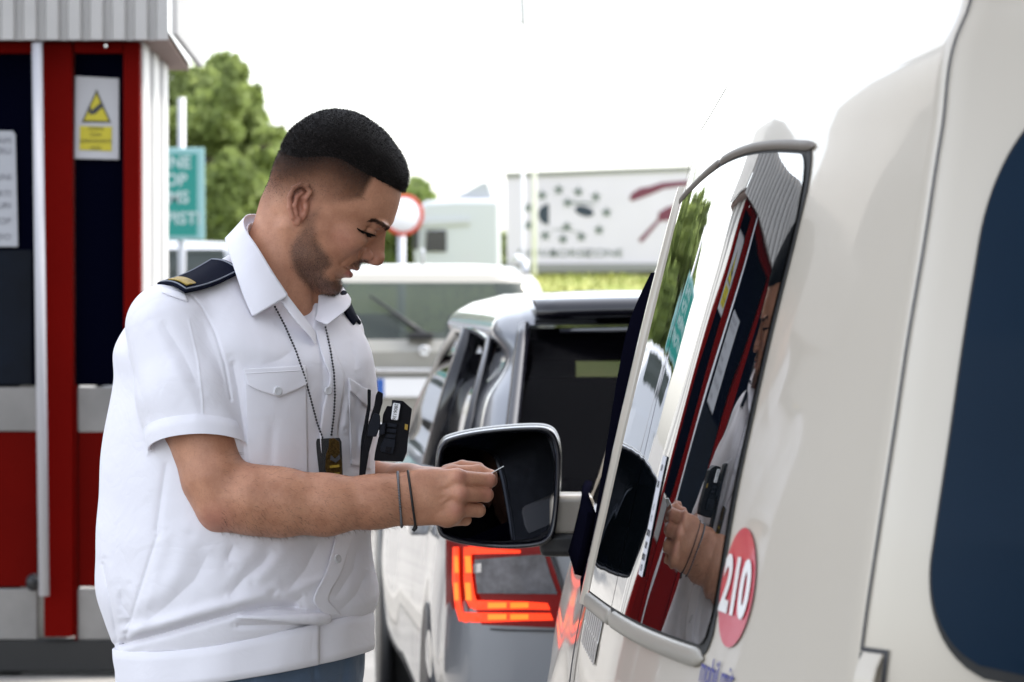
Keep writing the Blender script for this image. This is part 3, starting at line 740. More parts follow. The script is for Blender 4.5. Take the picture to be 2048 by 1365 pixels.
hbox(-.76, 1.15, .8, .76, 1.3, 1.232, 'rear_seat'); hbox(-.70, .72, 1.285, .70, 2.55, 1.345, 'headlining'); hbox(-.76, 1.32, .9, -.49, 1.5, 1.29, 'headrest'); hbox(-.80, .35, .962, .80, 3.3, .972, 'parcel_shelf'); hbox(-.30, 1.9, .9, .0, 2.0, 1.26, 'front_seat')
# spoiler lip and black band over the rear window
sp = [[HT_((x, .60 + dy + .08 * (x / .7) ** 2, 1.375 + dz + .012 * (1 - (x / .7) ** 2))) for x in np.linspace(-.66, .66, 24)] for dy, dz in ((.0, .0), (-.05, .022), (-.06, .035), (.05, .058), (.14, .066))]
MB().grid(sp).build('spoiler', M_blackgloss, hatch, solid=.006)
MB().grid([[HT_((x, .585 + dy + .08 * (x / .7) ** 2, 1.352 + dz + .012 * (1 - (x / .7) ** 2))) for x in np.linspace(-.6, .6, 24)] for dy, dz in ((0, 0), (-.012, .006), (0, .012))]).build('spoiler_edge', M_silver, hatch)
for sx in (-1, 1):
    MB().tube([HT_((sx * (.785 - (z - .98) * .25), float(np.interp(z, [q[0] for q in HL], [q[1] for q in HL])) - .004, z)) for z in np.linspace(.985, 1.372, 14)], .017, 8).build('rear_window_seal', M_blackgloss, hatch)
# tail light: red lens wrapped round the corner, lit double C, clear window
def rearface(x, z):
    """body surface at the rear of the hatchback, local coordinates"""
    s = min(1.0, abs(x) / .905); st = [(.55, -.02), (.74, 0), (.86, .03), (.93, .08), (.975, .18), (1.0, .4)]
    return float(np.interp(s, [a for a, _ in st], [b_ for _, b_ in st])) if s > .55 else -.02
def lp_of(px, py):
    """photo pixel -> (x, z) on the rear, by a few fixed-point steps"""
    Y = HY
    Mi = (Matrix.Translation((HX, HY, 0)) @ Matrix.Rotation(R(4.6), 4, 'Z')).inverted()
    for _ in range(30):
        p = at(px, py, Y); q = Mi @ p; x = max(-.897, min(.9, q.x)); e = rearface(x, q.z) - q.y; Y += e * .35
    return x, q.z
def lamp_piece(poly, name, mat, parent, out, thick=.012):
    pts = [lp_of(*p) for p in poly]
    P_ = [HT_((x, rearface(x, z) - out, z)) for x, z in pts]
    return MB().prism(P_, Vector((0, thick, 0))).build(name, mat, parent, bevel=.002)
def lamp_grid(pa, pb, n, name, mat, parent, out):
    """band between two pixel polylines, following the rear surface"""
    def rs(pl): 
        A = np.array(pl, float); L_ = np.r_[0, np.cumsum(np.hypot(*np.diff(A, axis=0).T))]; t = np.linspace(0, L_[-1], n); return np.stack([np.interp(t, L_, A[:, 0]), np.interp(t, L_, A[:, 1])], 1)
    a, b_ = rs(pa), rs(pb); rows = []
    for k in np.linspace(0, 1, 9):
        r = []
        for p, q in zip(a, b_):
            x, z = lp_of(*(p + (q - p) * k)); r.append(HT_((x, rearface(x, z) - out, z)))
        rows.append(r)
    return MB().grid(rows).build(name, mat, parent)
tl_ = lamp_grid([(884, 1070), (876, 1160), (872, 1228), (876, 1246)], [(1090, 1072), (1112, 1150), (1132, 1215), (1124, 1256)], 30, 'tail_light', M_lens, hatch, .006)
lamp_grid([(905, 1094), (904, 1160), (910, 1215), (918, 1242)], [(917, 1094), (918, 1160), (922, 1208), (930, 1240)], 24, 'light_strip', M_led, tl_, .010)
lamp_grid([(927, 1094), (927, 1160), (932, 1200), (940, 1216)], [(942, 1094), (943, 1150), (948, 1186), (956, 1214)], 24, 'light_strip', M_led, tl_, .010)
lamp_grid([(918, 1224), (980, 1225), (1050, 1226), (1100, 1226)], [(926, 1244), (980, 1244), (1050, 1241), (1106, 1240)], 30, 'light_strip', M_led, tl_, .0104)
lamp_grid([(940, 1200), (980, 1201), (1050, 1203), (1094, 1206)], [(946, 1219), (980, 1219), (1050, 1218), (1100, 1219)], 30, 'light_strip', M_led, tl_, .0104)
lamp_grid([(936, 1092), (980, 1097), (1040, 1100)], [(936, 1108), (980, 1107), (1040, 1106)], 20, 'light_strip', M_led, tl_, .0104)
for (x0, x1) in ((975, 1012), (1020, 1056)):
    for y0 in (1205, 1228): lamp_grid([(x0, y0), (x1, y0)], [(x0, y0 + 11), (x1, y0 + 10)], 10, 'light_core', M_led2, tl_, .0112)
for y0, y1 in ((1112, 1145), (1165, 1200)):
    lamp_grid([(907, y0), (908, y1)], [(915, y0), (917, y1)], 8, 'light_core', M_led2, tl_, .0112); lamp_grid([(929, y0), (931, y1)], [(940, y0), (943, y1)], 8, 'light_core', M_led2, tl_, .0112)
cl = lamp_grid([(948, 1119), (950, 1150), (954, 1186)], [(1088, 1108), (1100, 1150), (1114, 1188)], 16, 'reversing_lamp', M_clear, tl_, .0106)
lamp_grid([(946, 1128), (947, 1146)], [(962, 1126), (962, 1144)], 4, 'bulb', M_chrome, cl, .012)
lamp_grid([(1090, 1086), (1136, 1220), (1126, 1258)], [(1096, 1086), (1140, 1218), (1131, 1258)], 12, 'lamp_gap', M_ink, tl_, .0075)
# shut lines, door handle
rows = [[HT_((x, rearface(x, .70) - .003, z)) for x in np.linspace(-.895, .895, 80)] for z in (.695, .700)]
MB().grid(rows).build('bumper_gap', M_ink, hatch)
hd = MB().obox(HT_((-.915, 1.25, .845)), .025, .09, .018, Matrix.Rotation(R(4.6), 3, 'Z')).build('door_handle', M_chrome, hatch, bevel=.008)
for y in (.9, 1.66, 2.75): MB().grid([[HT_((-.9065 - .0006, y + d, z)) for d in (0, .006)] for z in np.linspace(.4, .9, 12)]).build('door_gap', M_ink, hatch)
MB().grid([[HT_((-.845 - .004 + .3 * max(0, z - .96) * .0, y, z)) for z in (.945, .972)] for y in np.linspace(.5, 3.3, 30)]).build('waist_trim', M_blackgloss, hatch)
for sx in (-1, 1):
    MB().tube([HT_((sx * w_, y, z)) for y, w_, z in ((.50, .86, .985), (.72, .80, 1.18), (.95, .742, 1.335), (1.5, .742, 1.352), (2.3, .742, 1.35), (2.75, .755, 1.27), (3.2, .84, 1.0))], .016, 8).build('window_trim', M_blackgloss, hatch)
    MB().tube([HT_((sx * w_, 1.62, z)) for w_, z in ((.855, .98), (.80, 1.18), (.745, 1.35))], .03, 8).build('door_pillar', M_blackgloss, hatch)
    MB().sphere(HT_((sx * 1.0, 3.0, .98)), (.11, .06, .075), 16, 10).build('door_mirror', M_silver, hatch)

# ---- pale SUV further up the lane
def swin(x, y, z, q):
    s = abs(x)
    if z < 1.14: return None
    if q == 0 or (q in (3.5, .5) and s < .72):
        if s < .74 - (z - 1.14) * .30 and z < 1.505: return 'rear_window'
    if q in (1, 3) and z < 1.50 and .35 + (z - 1.1) * .4 < y < 3.3 - (z - 1.1) * .9: return None if abs(y - 1.6) < .04 else 'side_window#%d%d' % (q, y > 1.6)
    if q == 2 and z < 1.5 and s < .66: return 'windscreen'
SL = [(1.06, .0, 3.7, .86, .22), (1.15, .04, 3.5, .85, .22), (1.3, .12, 3.15, .81, .22), (1.45, .22, 2.8, .755, .22), (1.52, .28, 2.62, .72, .24), (1.57, .36, 2.45, .66, .28), (1.61, .6, 2.25, .54, .3), (1.63, 1.0, 2.0, .3, .2)]
SX, SY = (848 - 1024) / FPX * 20.7, 20.7
suv, ST = car('pale_suv', (SX, SY, 0), R(2.0), 'pale gold suv with roof rails, seen from behind past the man', dict(hw=.92, len=4.5, belt=1.06, levels=SL, win=swin), M_pale, M_seethru)
for sx in (-1, 1):
    MB().tube([ST((sx * .66, .5, 1.56)), ST((sx * .655, .56, 1.635)), ST((sx * .64, 1.4, 1.675)), ST((sx * .62, 2.2, 1.645)), ST((sx * .61, 2.35, 1.58))], .022, 10).build('roof_rail', M_whitepaint, suv)
MB().tube([ST((0, 1.0, 1.62)), ST((0, .9, 1.72))], .012, 8).build('aerial', M_whitepaint, suv)
MB().box(ST((-.42, -.055, .935)), ST((.42, -.02, .965))).build('chrome_strip', M_chrome, suv, bevel=.006)
pl_ = MB().box(ST((-.30, -.045, .785)), ST((.27, -.03, .905))).build('number_plate', M_white, suv, bevel=.004)
MB().box(ST((-.297, -.0475, .79)), ST((-.25, -.04, .90))).build('plate_band', pmat('plate_blue', (0.02, .10, .38), .4), pl_)
text_obj('plate_text', 'P\u00b7TW', M_ink, frame_mat(ST((.02, -.0465, .845)), ST((1, 0, 0)) - ST((0, 0, 0)), (0, 0, 1)), .105, pl_, depth=.0005, sx=1.15)
for sx in (-1, 1):
    MB().box(ST((sx * .42, -.06, .79)), ST((sx * .31, -.02, .90))).build('reflector', pmat('red_reflector', (.35, .01, .02), .3), suv, bevel=.01)
    MB().box(ST((sx * .90, -.02, .80)), ST((sx * .66, .06, 1.10))).build('tail_light', M_lens, suv, bevel=.03)
lg = MB().lathe(ST((0, -.03, 1.075)), ST((0, -1, 0)) - ST((0, 0, 0)), [(0, .034), (.008, .034), (.011, .028), (.008, .02), (.011, .0001)], 24).build('tailgate_badge', M_chrome, suv)
MB().tube([ST((.0, .02, 1.175)), ST((-.10, .06, 1.25)), ST((-.34, .13, 1.42))], [.022, .014, .008], 8).build('through_pillar', M_black, suv)  # bar put in for the front pillar visible through the rear glass
MB().box(ST((-.1, -.03, 1.15)), ST((.06, .05, 1.19))).build('pillar_foot', M_black, suv, bevel=.01)
for sx in (-.4, .4): MB().box(ST((sx - .25, 1.0, .9)), ST((sx + .25, 1.15, 1.30))).build('seat_back', M_seat, suv, bevel=.05)
# ---- white van roof seen beyond the booth
def vwin(x, y, z, q):
    if 1.55 < z < 1.95 and q == 0 and abs(x) < .66: return 'rear_window'
    return None
VL = [(1.2, 0, 4.6, .92, .12), (1.5, .01, 4.4, .90, .12), (1.85, .04, 4.0, .86, .14), (1.98, .10, 3.8, .82, .2), (2.03, .25, 3.6, .72, .3), (2.05, .6, 3.2, .4, .3)]
VX = at(340, 500, 40).x
wv, WT = car('white_delivery_van', (VX, 40, 0), R(2), 'small white delivery van beyond the green sign, only its roof showing', dict(hw=.93, len=4.9, belt=1.2, levels=VL, win=vwin), M_whitepaint, M_seethru, 'van')

# ---- lorry tractor and parked advertising trailer
LY = 70.0
lor = empty('white_lorry_cab', at(910, 600, LY), 'white lorry tractor with tall roof deflector facing left', 'lorry')
def lpx(px, py, y=0): return at(px, py, LY + y)
LT = Vector((0, 2.3, 0))
zt0 = 1.5
cabp = [(832, 580), (828, 500), (833, 440), (838, 412), (852, 402), (890, 399), (908, 398), (1000, 398), (1002, 580)]
MB().prism([lpx(*p) for p in cabp][::-1], LT).build('cab', M_whitepaint, lor, bevel=.12)
defl = [(893, 401), (930, 384), (966, 364), (976, 366), (986, 398), (988, 401)]
MB().prism([lpx(*p, .25) for p in defl][::-1], Vector((0, 1.8, 0))).build('roof_deflector', pmat('lorry_pale', (.40, .415, .45), .4), lor, bevel=.08)
MB().prism([lpx(x, y, -.03) for x, y in ((853, 461), (893, 461), (893, 504), (850, 504))][::-1], Vector((0, .05, 0))).build('side_window', M_cglass, lor)
MB().prism([lpx(x, y, -.05) for x, y in ((836, 442), (940, 438), (940, 450), (836, 455))][::-1], Vector((0, .06, 0))).build('visor_band', pmat('lorry_grey', (.45, .46, .48), .5), lor, bevel=.01)
MB().prism([lpx(x, y, -.3) for x, y in ((828, 450), (838, 450), (836, 500), (824, 500))][::-1], Vector((0, .2, 0))).build('mirror', M_black, lor, bevel=.03)
MB().prism([lpx(x, y, .3) for x, y in ((828, 578), (1010, 578), (1010, 630), (828, 630))][::-1], Vector((0, 1.7, 0))).build('chassis', M_black, lor)
for px in (855, 975):
    c = lpx(px, 618, .15); MB().lathe(c, (0, 1, 0), [(0, .2), (0, .45), (.3, .45), (.3, .2)], 24).build('wheel', M_rubber, lor)
TY = 90.0
def tpx(px, py, y=0): return at(px, py, TY + y)
trl = empty('trailer', tpx(1200, 570), 'grey advertising trailer with ring of stars parked on the bank', 'trailer')
M_trl = pmat('trailer_side', (0.62, 0.585, 0.68), .6, noise=.08, nscale=.6); M_trlr = pmat('trailer_frame', (.22, .22, .22), .6)
bx = MB().prism([tpx(x, y) for x, y in ((1012, 352), (1620, 330), (1620, 530), (1014, 530))][::-1], Vector((0, 2.5, 0))).build('box', M_trl, trl)
MB().prism([tpx(x, y, -.04) for x, y in ((1010, 346), (1620, 324), (1620, 333), (1010, 356))][::-1], Vector((0, .1, 0))).build('top_rail', M_trlr, bx)
MB().prism([tpx(x, y, -.03) for x, y in ((1012, 528), (1620, 526), (1620, 541), (1012, 545))][::-1], Vector((0, .1, 0))).build('bottom_rail', M_trlr, bx)
M_navyink = pmat('navy_print', (.022, .034, .055), .6); M_star = pmat('grey_green_print', (.10, .13, .12), .6); M_mar = pmat('maroon_print', (.14, .028, .055), .6)
def tp_prism(pts, name, mat, o=-.012): return MB().prism([tpx(*p, o) for p in pts][::-1], Vector((0, .01, 0))).build(name, mat, bx)
k = 440 / 2048
cv = lambda x, y: (980 + x * k, 320 + y * 280 / 1303)
st = MB()
for x, y in ((485, 330), (640, 280), (822, 298), (985, 345), (1085, 490), (1015, 652), (850, 715), (680, 738), (515, 705), (355, 608), (350, 445), (722, 400), (715, 625)):
    pts = [cv(x + (58 if i % 2 == 0 else 23) * math.sin(i * math.pi / 5), y - (58 if i % 2 == 0 else 23) * math.cos(i * math.pi / 5)) for i in range(10)]
    st.prism([tpx(*p, -.014) for p in pts][::-1], Vector((0, .01, 0)))
st.build('star_ring', M_star, bx)
tp_prism([cv(548, 410)] + [cv(548 - 98 * math.sin(t), 508 - 98 * math.cos(t)) for t in np.linspace(.05, math.pi - .05, 20)] + [cv(548, 606)], 'emblem_half_disc', M_navyink)
tp_prism([cv(878 + (88 * math.cos(t)) + 12 * math.sin(t), 478 + 50 * math.sin(t) + 12 * math.cos(t)) for t in np.linspace(0, 2 * math.pi, 28, endpoint=False)], 'emblem_oval', M_navyink)
tp_prism([cv(700, 385), cv(930, 395), cv(1000, 430), cv(930, 412), cv(720, 405)], 'emblem_line', M_star); tp_prism([cv(540, 650), cv(700, 640), cv(860, 680), cv(700, 655)], 'emblem_line', M_star)
tp_prism([cv(1300, 350), cv(1320, 310), cv(1400, 262), cv(1480, 250), cv(1600, 212), cv(1800, 195), cv(2100, 185), cv(2100, 240), cv(1800, 245), cv(1620, 270), cv(1480, 330), cv(1330, 385), cv(1302, 375)], 'arrow_stroke', M_mar)
tp_prism([cv(1385, 740), cv(1560, 555), cv(1570, 490), cv(1650, 440), cv(1800, 400), cv(2100, 380), cv(2100, 470), cv(1800, 520), cv(1640, 570), cv(1580, 575), cv(1420, 765), cv(1390, 765)], 'arrow_stroke', M_mar)
for body_, x, sz in (('NOVA', 440, 1), ('BORSE', 745, 1), ('ZONE', 1065, 1)):
    text_obj('trailer_lettering', body_, M_star, frame_mat(tpx(*cv(x, 872), -.016), (1, 0, 0), (0, 0, 1)), .30, bx, depth=.002, sx=1.25)
for px in (1250, 1500): MB().box(tpx(px, 545, .2), tpx(px + 30, 600, .9)).build('support_leg', M_trlr, trl)
MB().box(tpx(1030, 540, .4), tpx(1600, 556, 2.0)).build('chassis', M_trlr, trl)
# ================================================================ the booth
BY = 11.05
def bpx(px, py, y=0.0): return at(px, py, BY + y)
M_red = pmat('red_frame_paint', (0.125, 0.002, 0.001), 0.6, spec=.03, noise=.12, nscale=4)
M_sheet = pmat('ribbed_sheet', (0.42, 0.41, 0.40), 0.5, noise=.15, nscale=3); M_sheetw = pmat('white_ribbed_wall', (0.42, 0.415, 0.41), 0.45, noise=.12, nscale=4)
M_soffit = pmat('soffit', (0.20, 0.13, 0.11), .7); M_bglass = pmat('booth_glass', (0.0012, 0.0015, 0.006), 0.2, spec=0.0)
M_gpanel = pmat('grey_panel', (0.26, 0.25, 0.24), .6, noise=.35, nscale=5)
ZG = .16
booth = empty('customs_booth', (-1.6, BY + 1.5, ZG), 'red framed booth with ribbed grey roof edge at left', 'booth')
def bslab(x0, y0, x1, y1, d0, d1, name, mat, parent=None, bevel=.004):
    a = bpx(x0, y0, 0); c = bpx(x1, y1, 0); return MB().box((a.x, BY + d0, c.z), (c.x, BY + d1, a.z)).build(name, mat, parent or booth, bevel=bevel)
# walls behind the frames: dark glazing
xl = -3.6
xr = bpx(281, 600).x
zt_b = bpx(0, 84).z; 
core = MB().box((xl, BY + .10, ZG), (xr - .42, BY + 1.35, zt_b + .04)).build('wall', M_black, booth)
# red frame members, front
zfl = bpx(0, 1282).z
def vpost(x0, x1, y0, y1, d0=0.0, d1=.12, mat=M_red, name='frame_post', bevel=.006): return bslab(x0, y0, x1, y1, d0, d1, name, mat, None, bevel)
vpost(85, 147, 84, 1275); vpost(246, 282, 84, 1282); bslab(147.5, 84, 245.5, 106, 0.002, .12, 'frame_rail', M_red)
bslab(-420, 84, 84.5, 106, .002, .12, 'frame_rail', M_red)
vpost(-260, -215, 106.5, 1282)
bslab(147, 106, 246, 772, .045, .06, 'window', M_bglass); bslab(-214, 106, 84, 772, .045, .06, 'window', M_bglass)
w3 = bslab(-420, 106, -261, 772, .045, .06, 'window', M_bglass)
for x0, x1 in ((152.5, 245.5), (-214, 72)):
    bslab(x0, 776, x1, 864, .03, .055, 'lower_panel', M_gpanel); bslab(x0, 865, x1, 1176, .035, .06, 'lower_panel', pmat('red_panel_paint', (0.105, .002, .001), .6, spec=.03, noise=.1, nscale=5)); bslab(x0, 1180, x1, 1282, .03, .055, 'lower_panel', M_gpanel)
bslab(147.3, 771, 152.2, 1282, .01, .1, 'frame_post', M_red, None, .002)
bslab(-420, 1284, 281, 1345, .02, .12, 'plinth', pmat('dark_plinth', (.02, .02, .02), .8), None)
# drain pipe
p0 = bpx(74, 86, -.09); p1 = bpx(88, 1192, -.09)
MB().tube([p0, p1], .018, 16).build('drain_pipe', pmat('pipe_grey', (.42, .42, .45), .45), booth)
MB().sphere(bpx(66, 1165, -.03), (.025, .025, .03), 12, 8).build('door_knob', M_black, booth)
MB().box(bpx(208, 88, -.03), bpx(217, 97, 0)).build('door_closer', M_chrome, booth, bevel=.004)
# ribbed side wall to the right, receding
def ribbed(p0, p1, z0, z1, pitch, depth, name, mat, parent, nrm, duty=.5):
    """sheet from p0 to p1 (x,y) with trapezoid ribs along the z direction"""
    p0 = Vector((*p0, 0)); p1 = Vector((*p1, 0)); L_ = (p1 - p0).length; d = (p1 - p0).normalized(); nrm = Vector((*nrm, 0)); n = int(L_ / pitch); prof = []
    for i in range(n + 1):
        for t, o in ((0, 0), (.12, 1), (.12 + duty * .6, 1), (.24 + duty * .6, 0)):
            s = (i + t) * pitch
            if s <= L_: prof.append(p0 + d * s + nrm * (o * depth))
    return MB().grid([[Vector((p.x, p.y, z)) for z in (z0, z1)] for p in prof], smooth=False).build(name, mat, parent)
xs0 = bpx(283, 500).x; xs1 = at(345, 500, BY + 1.40).x
sw = ribbed((xs0 - .045, BY + .01), (xs1 - .05, BY + 1.40), ZG, zt_b + .02, .45, .05, 'ribbed_wall', M_sheetw, booth, (.99, -.06), .9)
# roof fascia: front and right return with corner, soffit below
xe = bpx(341, 40, -.10).x; ye0 = BY - .10; xe2 = at(394, 140, BY + 1.52).x; zf0 = bpx(0, 81, -.1).z; zf1 = zf0 + .34
ribbed((xl - .3, ye0), (xe, ye0), zf0, zf1, .0735, .022, 'roof_fascia', M_sheet, booth, (0, -1), .8)
ribbed((xe + .002, ye0), (xe2, BY + 1.52), zf0 + .02, zf1, .1, .022, 'roof_fascia', M_sheetw, booth, (1, 0), .8)
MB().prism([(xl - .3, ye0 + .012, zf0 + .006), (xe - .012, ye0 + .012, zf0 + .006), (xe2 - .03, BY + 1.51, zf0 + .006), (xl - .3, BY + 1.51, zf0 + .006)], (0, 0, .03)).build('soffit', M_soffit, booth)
MB().box((xl - .28, ye0 + .03, zf1 - .05), (xe2 - .05, BY + 1.49, zf1 - .03)).build('roof', M_sheet, booth)
# notices on the glass
nt = MB().prism([bpx(*p, .030) for p in ((150, 152), (238, 157), (238, 320), (148, 318))][::-1], Vector((0, .008, 0))).build('warning_sign', pmat('sign_grey_white', (.42, .42, .44), .5), None, bevel=.003)
tag(nt, 'white camera warning sign with yellow triangle and yellow text panel on the booth window', 'sign')
M_yel = pmat('sign_yellow', (.46, .39, .01), .5)
MB().prism([bpx(*p, .0275) for p in ((193, 179), (222, 246), (163, 245))][::-1], Vector((0, .002, 0))).build('triangle_border', pmat('sign_black_line', (.06, .055, .02), .6), nt)
MB().prism([bpx(*p, .0265) for p in ((193, 188), (217, 242), (168, 241))][::-1], Vector((0, .002, 0))).build('triangle', M_yel, nt)
cm_ = MB()
for o_, pl in ((.0255, ((182, 222), (201, 206), (207, 213), (189, 230))), (.0254, ((176, 215), (181, 213), (185, 229), (179, 230))), (.0253, ((180, 226), (184, 221), (188, 226), (184, 230)))): cm_.prism([bpx(*p, o_) for p in pl][::-1], Vector((0, .0015, 0)))
cm_.build('camera_symbol', M_ink, nt)
MB().prism([bpx(*p, .0275) for p in ((160, 252), (224, 254), (223, 303), (159, 300))][::-1], Vector((0, .002, 0))).build('text_panel', M_yel, nt)
for k, (t, y) in enumerate((('ATENTIE', 258), ('ZONA', 270), ('SUPRAVEGHEATA', 283), ('VIDEO', 297))):
    text_obj('warning_text', t, pmat('olive_ink', (.10, .09, .01), .6), frame_mat(bpx(191.5, y, .0265), (1, 0, -.01), (0, 0, 1)), .0165, nt, depth=.0003, sx=.82)
nt2 = MB().prism([bpx(*p, .030) for p in ((-90, 262), (26, 262), (31, 270), (36, 494), (-86, 494))][::-1], Vector((0, .006, 0))).build('paper_notice', pmat('notice_paper', (.36, .37, .40), .7), None, bevel=.002)
tag(nt2, 'white printed notice on the booth window left of the drain pipe', 'notice')
for k, (y, t) in enumerate(((282, 'PROGRAM'), (303, 'DE LUCRU'), (355, 'LUNI'), (388, 'MARTI'), (412, 'MIERCURI'), (443, 'NON-STOP'), (475, 'INFO'))):
    text_obj('notice_text', t, pmat('grey_ink', (.16, .16, .18), .6), frame_mat(bpx(22, y, .0285), (1, 0, 0), (0, 0, 1)), .03, nt2, 'RIGHT', .0002)
# bluish reflection in the lower glass, painted as a thin panel before it
bslab(-214, 500, 60, 770, .0385, .0405, 'window_reflection', pmat('reflection_blue', (.003, .006, .013), .5, spec=.1, noise=.6, nscale=6))

# ================================================================ signs and poles beyond
SY_ = 30.0
def spx(px, py, y=0): return at(px, py, SY_ + y)
M_green = pmat('sign_green', (0.004, .20, .165), .5); M_galv = pmat('galvanised', (.42, .43, .46), .5, metal=.3)
gs = empty('road_sign', (spx(355, 600).x, SY_ + .1, 0), 'green road sign with white lettering on a pole, half hidden by the booth', 'sign')
a = spx(363, 196, .1); MB().tube([(a.x, SY_ + .1, 0), (a.x, SY_ + .1, a.z)], .036, 14).build('post', M_galv, gs)
pn = MB().prism([spx(*p) for p in ((215, 296), (408, 296), (409, 480), (215, 480))][::-1], Vector((0, .04, 0))).build('panel', pmat('sign_edge', (.22, .40, .40), .5), gs, bevel=.01)
MB().prism([spx(*p, -.004) for p in ((222, 308), (394, 308), (394, 472), (222, 472))][::-1], Vector((0, .004, 0))).build('sign_face', M_green, pn)
for t, y, x in (('ZONE', 326, 382), ('STOP', 361, 374), ('ROVINIEMS', 396, 378), ('AUTOPISTI', 438, 402)):
    text_obj('sign_lettering', t, pmat('sign_white', (.36, .46, .45), .5), frame_mat(spx(x, y, -.006), (1, 0, 0), (0, 0, 1)), .155, pn, 'RIGHT', .001, bold=.004)
RY = 40.0
rsx = at(806, 430, RY)
rs = empty('round_road_sign', (rsx.x, RY, 0), 'round white road sign with thin red rim on a grey pole', 'sign')
MB().tube([(rsx.x - .02, RY + .05, 0), (rsx.x - .02, RY + .05, rsx.z + .1)], .05, 12).build('post', M_galv, rs)
MB().lathe(rsx, (0, -1, 0), [(0, .25), (.01, .255), (.012, .235), (.012, .001)], 40).build('disc_rim', pmat('sign_red', (.5, .05, .02), .5), rs)
MB().lathe(rsx - Vector((0, .013, 0)), (0, -1, 0), [(0, .205), (.003, .205), (.003, .0001)], 40).build('disc_face', pmat('sign_bright_white', (.85, .85, .85), .4), rs)
LMY = 75.0
lm = at(963, 60, LMY)
lp_t = empty('street_lamp', (lm.x + 1.2, LMY, 0), 'tall pale street lamp, only its lantern showing against the white sky', 'street lamp')
MB().tube([(lm.x + 1.2, LMY, 0), (lm.x + 1.2, LMY, lm.z - .3), (lm.x + 1.05, LMY, lm.z + .15), (lm.x + .2, LMY, lm.z + .12)], [.06, .04, .03, .03], 8).build('pole', pmat('pale_pole', (.8, .8, .8), .5), lp_t)
MB().sphere(lm + Vector((0, 0, .02)), (.14, .09, .055), 14, 8).build('lantern', pmat('lantern_grey', (.30, .32, .26), .5), lp_t)
hr = at(1046, 22, 50)
hp_ = empty('hanging_rod', (hr.x, 50, 0), 'thin grey hanging rod at the top of the sky, on an added pale pole', 'mast')
MB().tube([(hr.x, 50, hr.z - .22), (hr.x - .03, 50, hr.z + .9)], [.035, .045], 8).build('grey_rod', pmat('rod_grey', (.30, .30, .29), .5), hp_)
MB().tube([(hr.x, 50, 0), (hr.x, 50, hr.z - .2)], [.03, .022], 8).build('carrier_pole', pmat('pale_pole', (.8, .8, .8), .5), hp_)  # pale pole put in below to carry the hanging rod
# ================================================================ the officer
# modelled in a metric frame: u right, v down, w away, in steps of 0.712 mm at the man's distance
MY = 4.7; MS = MY / FPX
def man(U):
    U = np.asarray(U, dtype=np.float64).reshape(-1, 3)
    x = (U[:, 0] - 1024) / FPX; y = -(U[:, 1] - 682.5) / FPX
    dy = _cp + y * _sp; dz = y * _cp - _sp; t = (MY + U[:, 2] * MS) / dy
    return np.stack([x * t, dy * t, CH + dz * t], 1)
def mp(u, v, w=0.0): return Vector(man([(u, v, w)])[0])

def man_mesh(name, P, F, mat, parent=None, masks=None):
    me = np_mesh(name, man(P), F)
    if masks is not None:
        at_ = me.color_attributes.new('mask', 'FLOAT_COLOR', 'POINT'); at_.data.foreach_set('color', masks.astype(np.float32).ravel())
    return link_mesh(name, me, mat, parent)

# ---------------------------------------------------------------- head
TU, TV, TILT = 605.0, 410.0, R(30)
ct, st_ = math.cos(TILT), math.sin(TILT)
def ab(u, v):
    du = u - TU; dv = v - TV; return ct * du + st_ * dv, st_ * du - ct * dv
HB, HT = spline_tab([   # b: front a, back a, half width, centre a, exponent
    (204, 28, 12, 3, 20, 2.0), (201, 56, -4, 26, 22, 2.0), (194, 80, -24, 46, 22, 2.0), (184, 101, -42, 62, 20, 2.0), (168, 124, -59, 79, 15, 2.05), (146, 145, -73, 93, 12, 2.1),
    (127, 156, -81, 101, 10, 2.15), (100, 166, -89, 107, 8, 2.2), (75, 172, -92.5, 108, 8, 2.25), (55, 175, -93, 107, 8, 2.3),
    (38, 167, -90, 105, 10, 2.3), (14, 157, -84, 102, 16, 2.3), (-10, 155, -77, 99, 22, 2.25), (-35, 157, -62, 95, 30, 2.2),
    (-60, 151, -25, 90, 36, 2.15), (-88, 143, 10, 82, 46, 2.1), (-108, 144, 34, 68, 62, 2.05), (-124, 138, 58, 48, 80, 2.0), (-135, 122, 80, 26, 95, 2.0), (-141, 108, 96, 5, 102, 2.0)])
def skull(u, v, w):
    a, b = ab(u, v); t = [np.interp(b, HB, HT[:, i]) for i in range(5)]
    fr, bk, hw, ac, n = t
    ra = np.where(a > ac, fr - ac, ac - bk); ra = np.maximum(ra, 1); hw = np.maximum(hw, 1)
    q = (np.abs(a - ac) / ra) ** n + (np.abs(w) / hw) ** n
    q = q ** (1 / n)
    d = (q - 1) * np.minimum(ra, hw) * np.where(q > 1, 1.0, 1.0)
    d = np.where(q > 1, (q - 1) * np.sqrt((a - ac) ** 2 + w * w + 1) / np.maximum(q, 1e-3), d)
    return np.maximum(d, np.maximum(b - 205, -142 - b)) * 0.9
NB, NT = spline_tab([(46, 168, 10), (38, 172, 10.5), (25, 177, 12.5), (12, 183, 15), (0, 189.5, 17), (-10, 194, 18.5), (-18, 196, 19), (-25, 194, 19), (-31, 188, 17), (-36, 174, 12), (-40, 160, 8)])
EARP = [(608, 407), (613, 396), (620, 385), (613, 373), (601, 369.5), (587, 377), (579, 394), (579, 416), (585, 436)]
